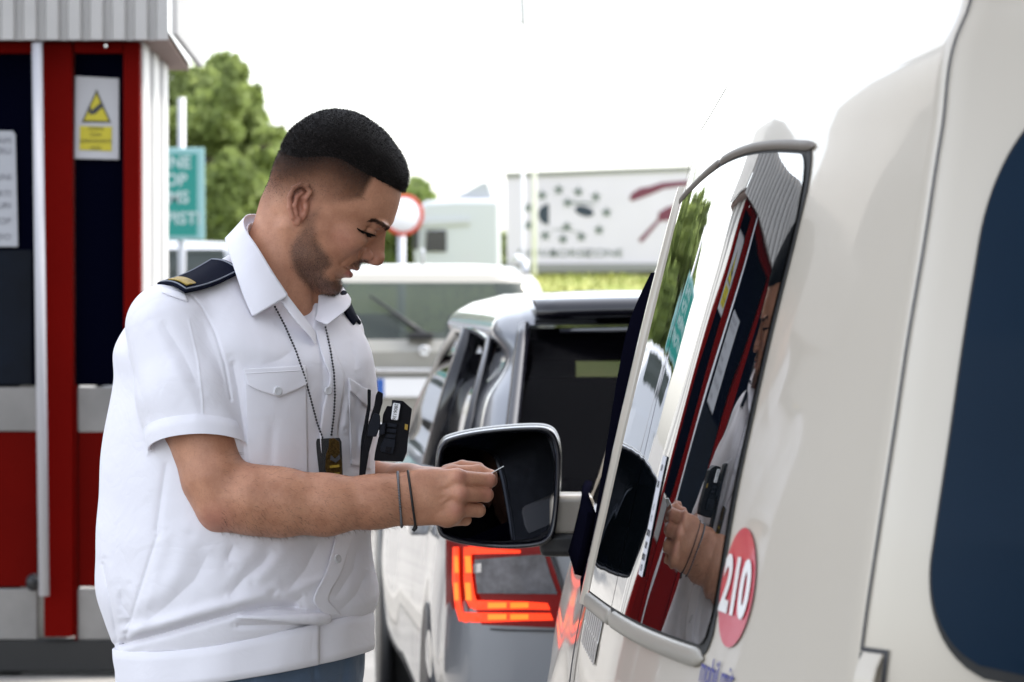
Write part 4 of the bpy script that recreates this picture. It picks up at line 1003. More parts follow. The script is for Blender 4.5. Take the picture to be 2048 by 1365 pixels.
def head_sdf(u, v, w):
    a, b = ab(u, v); s = np.abs(w)
    d = skull(u, v, w)
    # muzzle, cheeks, brow, chin
    d = smin(d, ell(a, b, s, (112, -55, 0), (46, 36, 46)), 14)
    d = smin(d, ell(a, b, s, (112, -8, 60), (36, 24, 27)), 22)
    d = smin(d, ell(a, b, s, (153, 46, 38), (19, 8.5, 31)), 9)
    d = smin(d, ell(a, b, s, (127, -111, 0), (25, 21, 34)), 10)
    d = smin(d, ell(a, b, s, (50, -92, 60), (28, 20, 20)), 16)
    d = smax(d, -ell(a, b, s, (128, 62, 112), (38, 40, 14)), 14)
    d = smax(d, -ell(a, b, s, (92, -52, 104), (34, 26, 16)), 16)
    # eye socket, lids
    d = smax(d, -ell(a, b, s, (156, 21, 52), (21, 14.5, 27)), 9)
    lid = np.sqrt((a - 139) ** 2 + (b - 17) ** 2 + (s - 44) ** 2) - 18.3
    d = smin(d, lid, 4)
    d = smin(d, ell(a, b, s, (142, 33, 44), (14, 6, 17)), 6)
    cr = np.sqrt((a - 139) ** 2 + (b - 17) ** 2 + (s - 44) ** 2) - 20.5   # crease over the lid
    d = d + 1.0 * np.exp(-((b - 26.5 - (a - 140) * 0.12) / 2.0) ** 2) * (np.abs(cr) < 8) * sstep(118, 126, a)
    d = d + 2.4 * np.exp(-((b - 14 - (a - 120) * 0.13) / 1.7) ** 2) * (np.abs(cr) < 8) * sstep(116, 124, a)
    # nose
    ra = np.interp(b, NB, NT[:, 0]); hb = np.interp(b, NB, NT[:, 1])
    x = np.clip((ra - a) / np.maximum(ra - 146, 1), 0, 1.3)
    ns = np.maximum((s - hb * x ** 0.62) * 0.72, (a - ra) * 0.8); ns = np.maximum(ns, np.maximum(np.maximum(b - 46, -39 - b), 132 - a))
    ns = smin(ns, ell(a, b, s, (181.5, -18, 0), (14.5, 15, 14)), 6)
    ns = smin(ns, ell(a, b, s, (160, -23, 17.5), (15, 11.5, 9)), 5)
    d = smin(d, ns, 6)
    d = smax(d, -ell(a, b, s, (169, -37, 10), (9, 5, 6)), 2.5)
    d = d + 1.8 * np.exp(-(poly_dist(a, b, [(150, -10), (145, -22), (148, -34)]) / 2.6) ** 2) * (s > 14)
    d = d + 1.5 * np.exp(-(poly_dist(a, b, [(144, -22), (134, -42), (126, -62)]) / 5.0) ** 2) * (s > 14)
    # lips, chin fold
    d = smin(d, ell(a, b, s, (148, -55, 0), (14.5, 8.5, 33)), 5)
    d = smin(d, ell(a, b, s, (144, -74, 0), (14.5, 8.5, 30)), 4)
    d = smax(d, -ell(a, b, s, (160, -64.5, 0), (15, 3.3, 27)), 2.0)
    d = d + 3.4 * np.exp(-((b + 65.3 - (a - 134) * 0.05) / 2.0) ** 2) * sstep(131, 139, a)
    d = d + 2.5 * np.exp(-((b + 90) / 5.0) ** 2) * sstep(120, 140, a)
    # neck
    nk = chain(u, v, w, [(590, 425, 0, 74), (566, 510, 0, 74), (530, 640, 12, 90)], 20)
    nk = smin(nk, cone(u, v, s, (575, 455, 72), (612, 640, 22), 16, 14), 22)      # the long neck muscle
    nk = smin(nk, ell(u, v, w, (628, 600, 0), (14, 20, 14)), 18)
    d = smin(d, nk, 11)
    # ears
    ebase = np.interp(a, [-35, 10, 25], [113, 106, 101])
    e = None
    for i in range(len(EARP) - 1):
        (x0, y0), (x1, y1) = EARP[i], EARP[i + 1]
        z0 = 104 if i == 0 else 112 + (605 - x0) * 0.16; z1 = 112 + (605 - x1) * 0.16
        c = cone(u, v, s, (x0, y0, z0), (x1, y1, z1), 4.0 if i == 0 else 5.2, 5.2)
        e = c if e is None else smin(e, c, 2.5)
    e = smin(e, ell(u, v, s, (593, 443, 111), (9.5, 11, 6)), 5)
    e = smin(e, chain(u, v, s, [(604, 386, 110, 4.2), (594, 394, 113, 4.6), (589, 412, 114, 4.6), (593, 429, 112, 4.4)], 3), 3)
    fl = ell(u, v, s, (597, 411, 104), (21, 36, 8)); fl = smax(fl, -ell(u, v, s, (602, 414, 113), (9.5, 15, 10)), 4)
    e = smin(e, fl, 4)
    e = smin(e, ell(u, v, s, (610, 416, 105), (5.5, 8, 6)), 4)
    d = smin(d, e, 4.5)
    return d
# ---------------------------------------------------------------- arms and hands
def rarm(u, v, w):
    d = chain(u, v, w, [(366, 672, -150, 58), (392, 830, -215, 74), (428, 960, -252, 62), (444, 1006, -262, 52)], 18)
    d = smin(d, ell(u, v, w, (428, 1032, -262), (22, 28, 24)), 16)
    d = smin(d, chain(u, v, w, [(446, 1004, -262, 54), (500, 1000, -268, 66), (560, 1005, -266, 65), (650, 1010, -258, 58), (750, 1004, -248, 49.5), (800, 999, -240, 46)], 26, 1.12), 22)
    d = smin(d, chain(u, v, w, [(770, 1002, -244, 48), (832, 997, -238, 50), (850, 995, -238, 50)], 20, 1.5), 16)
    return d
def finger(u, v, w, pts, k=3.5): return chain(u, v, w, pts, k)
def rhand(u, v, w):
    # palm: rounded slab, then knuckles, fingers folded away from the viewer
    pu = (u - 872); pv = (v - 994) - 0.02 * pu
    q = np.sqrt(np.maximum(np.abs(pu) - 34, 0) ** 2 + np.maximum(np.abs(pv) - (36 - 0.06 * np.abs(pu)), 0) ** 2 + np.maximum(np.abs(w + 234 + 0.06 * pu) - 8, 0) ** 2) - 21
    for (x, y, z, r) in ((916, 955, -252, 18), (921, 988, -258, 18), (912, 1019, -250, 17), (894, 1040, -238, 15)):
        q = smin(q, np.sqrt((u - x) ** 2 + (v - y) ** 2 + (w - z) ** 2) - r, 12)
    for x, y, z in ((880, 965, -258), (885, 990, -262), (876, 1012, -256)):   # tendons
        q = smin(q, cone(u, v, w, (x + 30, y - 2, z + 1), (x - 40, y + (996 - y) * 0.45, z + 2), 5, 3), 10)
    for pa, pb in (((846, 1012, -258), (884, 1004, -262)), ((884, 1004, -262), (906, 990, -264)), ((850, 980, -259), (890, 972, -262)), ((860, 1030, -254), (890, 1012, -260))):
        q = smin(q, cone(u, v, w, pa, pb, 3.2, 2.6), 5)
    fs = [[(916, 957, -252, 16.5), (978, 961, -226, 14.5), (982, 962, -190, 12.5), (958, 958, -168, 11)],
          [(921, 989, -258, 16.5), (972, 990, -228, 14.8), (970, 988, -190, 13), (940, 985, -174, 11)],
          [(912, 1020, -250, 16), (957, 1021, -222, 14), (952, 1018, -186, 12), (926, 1012, -174, 10.5)],
          [(895, 1040, -238, 13.5), (931, 1040, -212, 11.5), (925, 1034, -182, 10), (905, 1027, -174, 9)]]
    for p in fs:
        q = smin(q, finger(u, v, w, p), 4.5)
    th = finger(u, v, w, [(850, 968, -212, 24), (905, 948, -190, 17), (958, 944, -184, 13.5), (984, 951, -190, 11)], 8)
    return smin(q, th, 7)
def larm(u, v, w):
    d = chain(u, v, w, [(655, 665, 185, 62), (690, 860, 175, 56), (722, 965, 140, 46), (815, 975, 30, 45), (880, 968, -50, 33)], 16)
    pal = ell(u, v, w, (905, 965, -92), (36, 34, 40)); d = smin(d, pal, 14)
    for p in ([(918, 946, -118, 14), (952, 940, -150, 12.5), (978, 950, -166, 11)], [(925, 966, -124, 14), (962, 968, -150, 12), (975, 972, -160, 11)],
              [(925, 988, -116, 13), (950, 992, -146, 12), (940, 990, -160, 10)], [(915, 1003, -106, 12), (935, 1010, -136, 10), (925, 1008, -150, 9)],
              [(895, 945, -100, 16), (925, 934, -130, 13), (958, 936, -158, 11)]):
        d = smin(d, finger(u, v, w, p), 4)
    return d
def bbox_gate(fn, lo, hi):
    lo = np.array(lo, np.float32); hi = np.array(hi, np.float32)
    def g(u, v, w):
        du = np.maximum(np.maximum(lo[0] - u, u - hi[0]), 0); dv = np.maximum(np.maximum(lo[1] - v, v - hi[1]), 0); dw = np.maximum(np.maximum(lo[2] - w, w - hi[2]), 0)
        d = np.sqrt(du * du + dv * dv + dw * dw) + 6; m = d < 30
        if m.any(): d[m] = fn(u[m], v[m], w[m])
        return d
    return g
G = [bbox_gate(head_sdf, (430, 200, -150), (840, 700, 150)), bbox_gate(rarm, (240, 540, -380), (870, 1110, -60)), bbox_gate(rhand, (790, 910, -310), (1010, 1075, -140)),
     bbox_gate(larm, (580, 590, -190), (1000, 1040, 270)),
     bbox_gate(lambda u, v, w: chain(u, v, w, [(520, 640, 5, 95), (500, 800, 10, 130), (480, 1000, 15, 135), (475, 1240, 20, 140)], 30), (300, 520, -170), (680, 1400, 190))]
def body_sdf(u, v, w):
    d = G[0](u, v, w)
    d = smin(d, smin(G[1](u, v, w), G[2](u, v, w), 9), 6)
    d = smin(d, G[3](u, v, w), 4); return smin(d, G[4](u, v, w), 20)

BEARD = [(640, 417), (624, 424), (609, 452), (596, 470), (583, 492), (580, 512), (585, 534), (598, 556), (618, 580), (640, 593), (665, 601), (690, 596), (696, 576), (690, 562), (678, 560), (662, 562), (648, 553), (650, 540), (662, 530), (658, 515), (646, 500), (632, 478), (630, 450)]
MUST = [(692, 533), (706, 524), (722, 519), (736, 520), (738, 528), (722, 536), (706, 538)]
BROW = [(718, 447), (734, 440.5), (750, 441), (764, 448), (777, 457)]
def hair_mask(u, v, w):
    a, b = ab(u, v)
    m = np.maximum(sstep(119, 125, b), np.where(b > 74, sstep(104, 86, a), sstep(12, -14, a - (54 + (b - 33) * 1.15))))
    return m
def fade_density(u, v, w):
    a, b = ab(u, v); lift = 55 * sstep(20, -70, a)
    return sstep(6, 126, b + lift) ** 0.7
def skin_masks(P):
    u, v, w = P.T; a, b = ab(u, v); s = np.abs(w); M = np.zeros((len(P), 4)); M[:, 3] = 1
    headz = (v < 700) & (u > 470) & (s < 130) & (b > -170) & (b + 0.9 * (a + 95) > -62)
    bd = soft_poly(u, v, BEARD, 9) * sstep(-150, -120, b) * np.where(s > 20, 1, sstep(80, 110, a))
    up = sstep(430, 520, v); bd = bd * (0.5 + 0.5 * up)
    mu = soft_poly(u, v, MUST, 5) * 0.75 * (s < 42)
    chin = np.exp(-(((a - 150) / 16) ** 2 + ((b + 112) / 18) ** 2)) * 0.55
    M[:, 0] = np.where(headz, np.clip(np.maximum(np.maximum(bd, mu), chin), 0, 1), 0)
    lips = np.maximum(np.exp(-(((a - 150) / 14) ** 2 + ((b + 72.5) / 6.5) ** 2) ** 2), 0.7 * np.exp(-(((a - 156) / 12) ** 2 + ((b + 60) / 4) ** 2) ** 2)) * (s < 34)
    red = 0.4 * np.exp(-(((u - 598) / 26) ** 2 + ((v - 412) / 46) ** 2) ** 2) * (s > 98) + 0.3 * np.exp(-(((a - 105) / 34) ** 2 + ((b + 18) / 24) ** 2)) + 0.3 * np.exp(-(((a - 176) / 22) ** 2 + ((b + 20) / 20) ** 2))
    kn = sum(np.exp(-(((u - x) / 16) ** 2 + ((v - y) / 14) ** 2)) for x, y in ((922, 955), (926, 988), (915, 1020), (984, 962), (978, 990))) * (w < -150) * 0.45
    el = 0.5 * np.exp(-(((u - 430) / 34) ** 2 + ((v - 1040) / 30) ** 2))
    M[:, 1] = np.where(headz, lips + red * (lips < 0.2), kn + el)
    sc = hair_mask(u, v, w) * fade_density(u, v, w)
    br = np.exp(-(poly_dist(u, v, BROW) / np.interp(u, [718, 735, 777], [1.6, 3.8, 3.6])) ** 4) * (s > 8) * (s < 75)
    M[:, 2] = np.where(headz, np.clip(np.maximum(sc, br * 0.8), 0, 1), 0)
    return M

def skin_material():
    m = bpy.data.materials.new('skin'); m.use_nodes = True; n = m.node_tree.nodes; l = m.node_tree.links; b = n['Principled BSDF']
    tc = n.new('ShaderNodeTexCoord'); at_ = n.new('ShaderNodeAttribute'); at_.attribute_name = 'mask'
    sep = n.new('ShaderNodeSeparateColor'); l.new(at_.outputs['Color'], sep.inputs[0])
    def noise(sc, det=4, ro=0.6):
        t = n.new('ShaderNodeTexNoise'); t.inputs['Scale'].default_value = sc; t.inputs['Detail'].default_value = det; t.inputs['Roughness'].default_value = ro
        l.new(tc.outputs['Object'], t.inputs['Vector']); return t.outputs['Fac']
    def mr(x, a, b_, c, d):
        t = n.new('ShaderNodeMapRange'); l.new(x, t.inputs[0]); t.inputs[1].default_value = a; t.inputs[2].default_value = b_; t.inputs[3].default_value = c; t.inputs[4].default_value = d; return t.outputs[0]
    def mix(f, A, B):
        t = n.new('ShaderNodeMix'); t.data_type = 'RGBA'
        if hasattr(f, 'links'): l.new(f, t.inputs[0])
        else: t.inputs[0].default_value = f
        for i, x in ((6, A), (7, B)):
            if isinstance(x, tuple): t.inputs[i].default_value = (*x, 1)
            else: l.new(x, t.inputs[i])
        return t.outputs[2]
    def mul(x, y):
        t = n.new('ShaderNodeMath'); t.operation = 'MULTIPLY'; t.use_clamp = True
        for i, q in ((0, x), (1, y)):
            if hasattr(q, 'links'): l.new(q, t.inputs[i])
            else: t.inputs[i].default_value = q
        return t.outputs[0]
    base = mix(mr(noise(28), 0.35, 0.65, 0, 1), (0.55, 0.275, 0.168), (0.42, 0.192, 0.112))
    base = mix(mr(noise(420, 2), 0.48, 0.72, 0, 0.4), base, (0.34, 0.15, 0.10))
    base = mix(sep.outputs[1], base, (0.44, 0.165, 0.13))
    hairn = mr(noise(900, 2), 0.35, 0.65, 0.6, 1.0)
    base = mix(mul(mul(sep.outputs[0], hairn), 0.8), base, (0.055, 0.036, 0.03))
    base = mix(mul(mul(sep.outputs[2], mr(noise(700, 2), 0.3, 0.6, 0.93, 1.0)), 0.99), base, (0.014, 0.0095, 0.008))
    l.new(base, b.inputs['Base Color'])
    b.inputs['Roughness'].default_value = 0.46; l.new(mr(sep.outputs[2], 0, 0.7, 0.36, 0.02), b.inputs['Specular IOR Level'])
    b.inputs['Subsurface Weight'].default_value = 0.12; b.inputs['Subsurface Radius'].default_value = (1, 0.35, 0.2); b.inputs['Subsurface Scale'].default_value = 0.006
    bp = n.new('ShaderNodeBump'); bp.inputs['Strength'].default_value = 0.22; bp.inputs['Distance'].default_value = 0.0012
    l.new(noise(650, 3), bp.inputs['Height']); l.new(bp.outputs[0], b.inputs['Normal'])
    return m
M_skin = skin_material()
P, F = surface_nets(body_sdf, (220, 190, -390), (1020, 1400, 280), 1.9)
person = man_mesh('person', P, F, M_skin, None, skin_masks(P))
tag(person, 'man in a white short sleeved uniform shirt reading a small card beside the van', 'person')
BODY_P = P
# normals of the body for strands
def grad(f, P, e=1.2):
    P = P.astype(np.float32); g = []
    for i in range(3):
        A = P.copy(); B_ = P.copy(); A[:, i] += e; B_[:, i] -= e; g.append(f(*A.T) - f(*B_.T))
    g = np.stack(g, 1); return g / (np.linalg.norm(g, axis=1, keepdims=True) + 1e-9)

# ---------------------------------------------------------------- hair
def hair_thick(u, v, w):
    a, b = ab(u, v)
    return 11.0 * sstep(104, 172, b + 44 * sstep(20, -80, a)) + 4.5 * sstep(95, 140, a) * sstep(110, 140, b)
def hair_sdf(u, v, w):
    a, b = ab(u, v); n1 = np.sin(u * 0.43 + w * 0.21) * np.sin(v * 0.37 - w * 0.33) * 0.5 + np.sin(u * 0.9 - v * 0.7 + w * 0.8) * 0.35
    t_ = hair_thick(u, v, w); t_ = t_ + n1 * np.clip(t_ / 8, 0, 1) - 0.8 * (t_ < 1.5); sc = 1 - t_ / np.maximum(np.sqrt((u - 661) ** 2 + (v - 343) ** 2 + w * w), 40)
    d = skull(661 + (u - 661) * sc, 343 + (v - 343) * sc, w * sc)
    d = smin(d, ell(a, b, w, (22, 120, 0), (88, 91, 80)), 6)
    cut = np.maximum(118 + 7 * sstep(100, 150, a) - b + np.sin(w * 0.5) * 1.2, -60.0)            # forehead hairline
    side = np.where(a < 93, 116 - b - 52 * sstep(30, -70, a) + 2.2 * np.sin(a * 0.9 + w * .4) * np.sin(a * .37 + b * .5 + w * 0.6), 118 + 5 * sstep(100, 150, a) - b + np.sin(w * 0.55 + a * .3) * 0.7)
    return smax(d, side, 3)
P, F = surface_nets(hair_sdf, (480, 190, -140), (850, 430, 140), 2.0)
M_hair = pmat('dark_hair', (0.010, 0.0075, 0.007), 0.65, spec=0.18, bump=0.8, bscale=900, noise=0.4, nscale=400)
hair = man_mesh('hair', P, F, M_hair, person)
def strands(name, P, N, L, wd, mat, parent, lean=(0, 0, 0), jit=0.35):
    """short hairs: thin double triangles along leaning normals"""
    n = len(P); D = N + np.array(lean) + RNG.normal(0, jit, (n, 3)); D /= np.linalg.norm(D, axis=1, keepdims=True)
    Sd = np.cross(D, RNG.normal(0, 1, (n, 3))); Sd /= np.linalg.norm(Sd, axis=1, keepdims=True) + 1e-9
    L = np.broadcast_to(np.asarray(L, float), (n,))[:, None]; wd = np.broadcast_to(np.asarray(wd, float), (n,))[:, None]
    V = np.concatenate([P - Sd * wd, P + Sd * wd, P + D * L], 0); i = np.arange(n)
    return man_mesh(name, V, np.stack([i, i + n, i + 2 * n], 1), mat, parent)
s_ = P[RNG.choice(len(P), min(len(P), 15000), replace=False)]; s_ = s_[skull(*s_.T.astype(np.float32)) > 1.5]
strands('hair_tips', s_, grad(hair_sdf, s_), 5.0, 0.45, M_hair, hair, (0.25, 0.1, 0))
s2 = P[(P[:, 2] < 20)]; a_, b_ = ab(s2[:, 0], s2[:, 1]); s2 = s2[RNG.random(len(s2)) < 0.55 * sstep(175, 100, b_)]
strands('hair_sheen', s2, grad(hair_sdf, s2) * .7 + np.array([.45, .35, 0]), 6.5, 0.4, pmat('brown_sheen_hair', (0.026, 0.018, 0.015), 0.5, spec=.3, noise=.5, nscale=300), hair, jit=.3)  # browner strands paint in the soft sheen on the side hair
# fade and beard stubble as fine hairs on the skin
hp = BODY_P[(BODY_P[:, 1] < 640) & (BODY_P[:, 0] > 490)]; mk = skin_masks(hp)
pr = mk[:, 0] * 0.55 + np.where(mk[:, 2] > 0.05, mk[:, 2] * 0.5, 0)
sel = RNG.random(len(hp)) < pr; hp2 = hp[sel]; mk2 = mk[sel]; gn = grad(head_sdf, hp2)
dwn = np.array([0.25, 0.9, 0])
M_stub = pmat('stubble_hair', (0.028, 0.019, 0.016), 0.6, noise=0.5, nscale=300)
strands('stubble', hp2, gn * 0.45 + dwn * 0.5, np.where(mk2[:, 0] > 0.1, 6.5, 3.5) * RNG.uniform(0.6, 1.2, len(hp2)), np.where(mk2[:, 2] > .3, .34, .2), M_stub, person, jit=0.4)
# brow hairs and lashes
br = hp[(mk[:, 2] > 0.45) & (poly_dist(hp[:, 0], hp[:, 1], BROW) < 7) & (np.abs(hp[:, 2]) > 8)]
br = np.repeat(br, 2, 0) + RNG.normal(0, 0.8, (len(br) * 2, 3))
strands('eyebrow', br, grad(head_sdf, br) * 0.35 + np.array([-0.8, -0.15, 0]), 7, 0.3, M_hair, person, jit=0.25)
def on_head(u, v, side=-1):
    w = np.full(len(u), 260.0 * side); u = np.asarray(u, float); v = np.asarray(v, float)
    for _ in range(70): w = w - side * head_sdf(u.astype(np.float32), v.astype(np.float32), w.astype(np.float32)) * 0.6
    return w
for side in (-1, 1):
    lu = np.linspace(714, 748, 26); lv = np.interp(lu, [714, 722, 733, 748], [457.2, 462.2, 466.5, 470.5]); lw = on_head(lu, lv, side)
    Pc = np.stack([lu, lv, lw + side * 0.6], 1)
    rows = [[mp(*(p + np.array([0, o, side * z]))) for p in Pc] for o, z in ((-2.6, 0.0), (-0.5, 1.6), (2.2, 1.2), (3.6, 0.1))]
    tp = np.interp(np.linspace(0, 1, 26), [0, .25, .55, .8, 1], [.12, .55, 1, .95, .35])
    rows = [[mp(*(Pc[i] + np.array([0, o * (tp[i] if o > 0 else 1), side * z]))) for i in range(26)] for o, z in ((-1.6, 0.0), (-0.3, 1.2), (2.5, 0.9), (5.5, 0.2), (7.5, -0.8))]
    lash = MB().grid(rows).build('eyelash', M_hair, person)
    lp = np.repeat(Pc, 9, 0) + RNG.normal(0, 0.5, (26 * 9, 3))
    strands('lash_hairs', lp, np.tile(np.array([[0.75, 0.55, side * 0.45]]), (len(lp), 1)), 8.5, 0.4, M_hair, lash, jit=0.25)

# hairs on the forearms
fa = BODY_P[(BODY_P[:, 0] > 440) & (BODY_P[:, 0] < 830) & (BODY_P[:, 1] > 900) & (BODY_P[:, 2] < -190)]
fa = fa[RNG.choice(len(fa), 3800, replace=False)]; fa = fa[RNG.random(len(fa)) < 0.35 + 0.65 * sstep(960, 1060, fa[:, 1])]
strands('arm_hair', fa, grad(rarm, fa) * 0.5 + np.array([0.7, 0.45, 0]), 13 * RNG.uniform(.5, 1.2, len(fa)), 0.24, pmat('brown_hair', (0.11, 0.06, 0.038), .6), person, jit=.3)
# ================================================================ the uniform shirt
TB, TT = spline_tab([(560, 500, 165), (620, 490, 205), (700, 484, 247), (760, 490, 253), (880, 478, 262), (1000, 472, 264), (1090, 466, 264), (1150, 470, 267), (1200, 482, 263), (1238, 489, 256), (1258, 489, 250), (1276, 488, 241), (1400, 486, 240)])
def shear(u, v, w):
    r = sstep(1000, 1270, v); return v + r * (0.150 * (u - 480) + 0.076 * w)
def torso_sec(v, tab=None):
    return np.interp(v, TB, TT[:, 0]), np.interp(v, TB, TT[:, 1])
def sec_norm(du, dw, hu):
    A = hu * 1.08; B = hu * 0.92
    x = (0.707 * du + 0.707 * dw) / A; y = (0.707 * du - 0.707 * dw) / B
    return (np.abs(x) ** 2.25 + np.abs(y) ** 2.25 + 1e-9) ** (1 / 2.25)
def torso_raw(u, v, w):
    v2 = shear(u, v, w); uc, hu = torso_sec(v2); q = sec_norm(u - uc, w - 8, hu)
    return (q - 1) * hu * 0.9
# crease strokes: (points in u,v), width, depth (+ groove, - ridge)
FOLDS = [
 ([(236, 1290), (330, 1266), (400, 1246), (473, 1226), (546, 1212), (600, 1214)], 8, 14), ([(250, 1268), (330, 1246), (410, 1222), (470, 1205), (550, 1184)], 14, -8),
 ([(473, 1232), (540, 1236), (637, 1240)], 7, -7), ([(470, 1252), (560, 1250), (640, 1252)], 6, 6), ([(480, 1218), (575, 1214), (640, 1222)], 6, 5),
 ([(546, 1100), (520, 1132), (487, 1158), (455, 1196)], 14, 6), ([(575, 1085), (545, 1130), (505, 1168)], 16, -4), ([(470, 1084), (458, 1112), (456, 1130)], 12, 5), ([(520, 1075), (500, 1110), (474, 1135)], 14, -3),
 ([(640, 1080), (610, 1140), (570, 1190)], 18, 6), ([(660, 1150), (600, 1175), (560, 1195)], 10, -4), ([(612, 1190), (590, 1205), (560, 1214)], 8, 4),
 ([(715, 1090), (706, 1140), (668, 1200)], 14, 6), ([(735, 1140), (712, 1190), (672, 1230)], 16, 5),
 ([(420, 1100), (390, 1160), (330, 1215), (290, 1245)], 22, 5), ([(380, 1070), (350, 1150), (300, 1220)], 24, -4),
 ([(205, 1122), (216, 1180), (236, 1284)], 6, 4), ([(212, 1118), (224, 1170), (240, 1230)], 12, -2), ([(240, 1178), (244, 1210), (262, 1236), (245, 1262)], 14, 6), ([(258, 1168), (276, 1200), (268, 1250)], 12, -2.5),
 ([(318, 1060), (296, 1130), (272, 1206), (250, 1284)], 5, 3), ([(336, 1060), (316, 1130), (296, 1206), (272, 1280)], 12, -2),
 ([(334, 920), (322, 1000), (312, 1070)], 8, 4),
 ([(464, 720), (476, 780), (487, 860), (488, 930)], 9, 5),
 ([(640, 670), (646, 760), (640, 860)], 14, 3), ([(600, 690), (560, 720), (520, 730)], 20, 3), ([(700, 680), (712, 740)], 10, 3),
 ([(716, 775), (704, 830), (716, 880), (704, 930)], 8, 5), ([(700, 800), (690, 860)], 7, -4), ([(732, 830), (722, 900)], 6, -5), ([(680, 790), (676, 900)], 10, 4),
 ([(545, 850), (540, 940)], 10, 3),
]
SFOLDS = [
 ([(300, 640), (340, 720), (380, 790), (404, 850)], 16, -3), ([(322, 640), (366, 710), (398, 776)], 12, 3.2), ([(378, 640), (396, 720), (405, 800), (408, 900)], 2.0, -1.4),
 ([(420, 650), (450, 730), (474, 800)], 14, -2.5), ([(402, 640), (432, 710), (452, 776)], 9, 3), ([(250, 700), (278, 770), (300, 850)], 12, 3), ([(350, 690), (342, 790)], 24, -2),
]
def folds(u, v, L):
    d = 0
    for pts, wd, amp in L:
        p = np.array(pts); m = (u > p[:, 0].min() - 3 * wd) & (u < p[:, 0].max() + 3 * wd) & (v > p[:, 1].min() - 3 * wd) & (v < p[:, 1].max() + 3 * wd)
        if not m.any(): continue
        q = poly_dist(u[m], v[m], pts); l0 = np.hypot(u[m] - p[0, 0], v[m] - p[0, 1]); l1 = np.hypot(u[m] - p[-1, 0], v[m] - p[-1, 1])
        e = np.zeros(u.shape, np.float32); e[m] = amp * (np.exp(-(q / wd) ** 2) if amp < 0 else 0.45 * np.exp(-(q / wd) ** 2) + 0.55 * np.exp(-q / (wd * .55))) * sstep(0, 2.2 * wd, l0 + wd * .6) * sstep(0, 2.2 * wd, l1 + wd * .6); d = d + e
    return d
def shoulders(u, v, w):
    d = chain(u, v, w, [(512, 560, 10, 72), (440, 602, -70, 68), (350, 652, -148, 80)], 20)
    return smin(d, chain(u, v, w, [(550, 590, 25, 70), (610, 635, 95, 68), (662, 672, 165, 66)], 20), 20)
def sleeve_r(u, v, w):
    d = chain(u, v, w, [(340, 655, -160, 90), (372, 790, -200, 97), (402, 925, -238, 98)], 22)
    cutp = (v - 897) + (u - 395) * 0.02 - 0.32 * (w + 230)     # cuff plane
    return d, cutp
def sleeve_l(u, v, w):
    d = chain(u, v, w, [(655, 672, 178, 66), (690, 860, 172, 60), (704, 915, 165, 60)], 20); return np.maximum(d, v - 922)
def shirt_sdf(u, v, w):
    t = torso_raw(u, v, w); near = sstep(60, -10, w)
    t = smin(smax(t, 580 - v - 0.1 * (u - 500), 40), shoulders(u, v, w), 34)
    cd = 0.707 * (u - 500) - 0.707 * w
    t = smax(t, (622 + (cd - 120) * 1.0 - v) * 0.7, 26)
    t = t + folds(u, v, FOLDS) * near
    t = t + 1.0 * np.sin(u * 0.031 + v * 0.023 + w * .02) * np.sin(v * 0.027 - u * 0.013 + 1.0)
    s, cp = sleeve_r(u, v, w); s = s + folds(u, v, SFOLDS) * sstep(-60, -140, w)
    inner = s + 4.0
    sh = np.maximum(np.maximum(s, cp), -np.maximum(inner, 850 - v + 0.32 * (w + 230)))
    d = smin(t, sh, 12)
    # armhole seam
    d = d + 2.4 * np.exp(-(poly_dist(u, v, [(372, 580), (402, 612), (430, 664), (450, 730), (462, 800)]) / 3.0) ** 2) * sstep(-60, -110, w)
    d = smin(d, sleeve_l(u, v, w), 14)
    # neck opening
    d = np.maximum(d, -chain(u, v, w, [(560, 420, 5, 70), (540, 560, 0, 80)], 10))
    d = np.maximum(d, -cone(u, v, w, (600, 560, -20), (632, 668, -128), 52, 8))
    d = np.maximum(d, shear(u, v, w) - 1300)
    return d
P, F = surface_nets(shirt_sdf, (170, 440, -350), (780, 1400, 300), 1.9)
def shirt_mat(name, col, bump=0.17):
    m = pmat(name, col, 0.75, sheen=0.15, spec=0.25, noise=0.03, nscale=6)
    n = m.node_tree.nodes; l = m.node_tree.links; b = n['Principled BSDF']; tc = n.new('ShaderNodeTexCoord')
    hs = []
    for sc, dt in ((26, 3), (9, 2), (900, 2)):
        t = n.new('ShaderNodeTexNoise'); t.inputs['Scale'].default_value = sc; t.inputs['Detail'].default_value = dt; t.inputs['Distortion'].default_value = 0.6
        l.new(tc.outputs['Object'], t.inputs['Vector']); hs.append(t.outputs['Fac'])
    pb = None
    for h, (st, ds) in zip(hs, ((bump, 0.006), (bump, 0.02), (0.1, 0.0006))):
        q = n.new('ShaderNodeBump'); q.inputs['Strength'].default_value = st; q.inputs['Distance'].default_value = ds; l.new(h, q.inputs['Height'])
        if pb: l.new(pb, q.inputs['Normal'])
        pb = q.outputs[0]
    t = n.new('ShaderNodeTexNoise'); t.inputs['Scale'].default_value = 7.5; t.inputs['Detail'].default_value = 3; t.inputs['Distortion'].default_value = 1.6; l.new(tc.outputs['Object'], t.inputs['Vector'])
    a = n.new('ShaderNodeMath'); a.operation = 'SUBTRACT'; l.new(t.outputs['Fac'], a.inputs[0]); a.inputs[1].default_value = .5
    a2 = n.new('ShaderNodeMath'); a2.operation = 'ABSOLUTE'; l.new(a.outputs[0], a2.inputs[0]); a3 = n.new('ShaderNodeMath'); a3.operation = 'MINIMUM'; l.new(a2.outputs[0], a3.inputs[0]); a3.inputs[1].default_value = .10
    q = n.new('ShaderNodeBump'); q.inputs['Strength'].default_value = bump * 1.6; q.inputs['Distance'].default_value = 0.014; l.new(a3.outputs[0], q.inputs['Height']); l.new(pb, q.inputs['Normal']); pb = q.outputs[0]
    l.new(pb, b.inputs['Normal']); return m
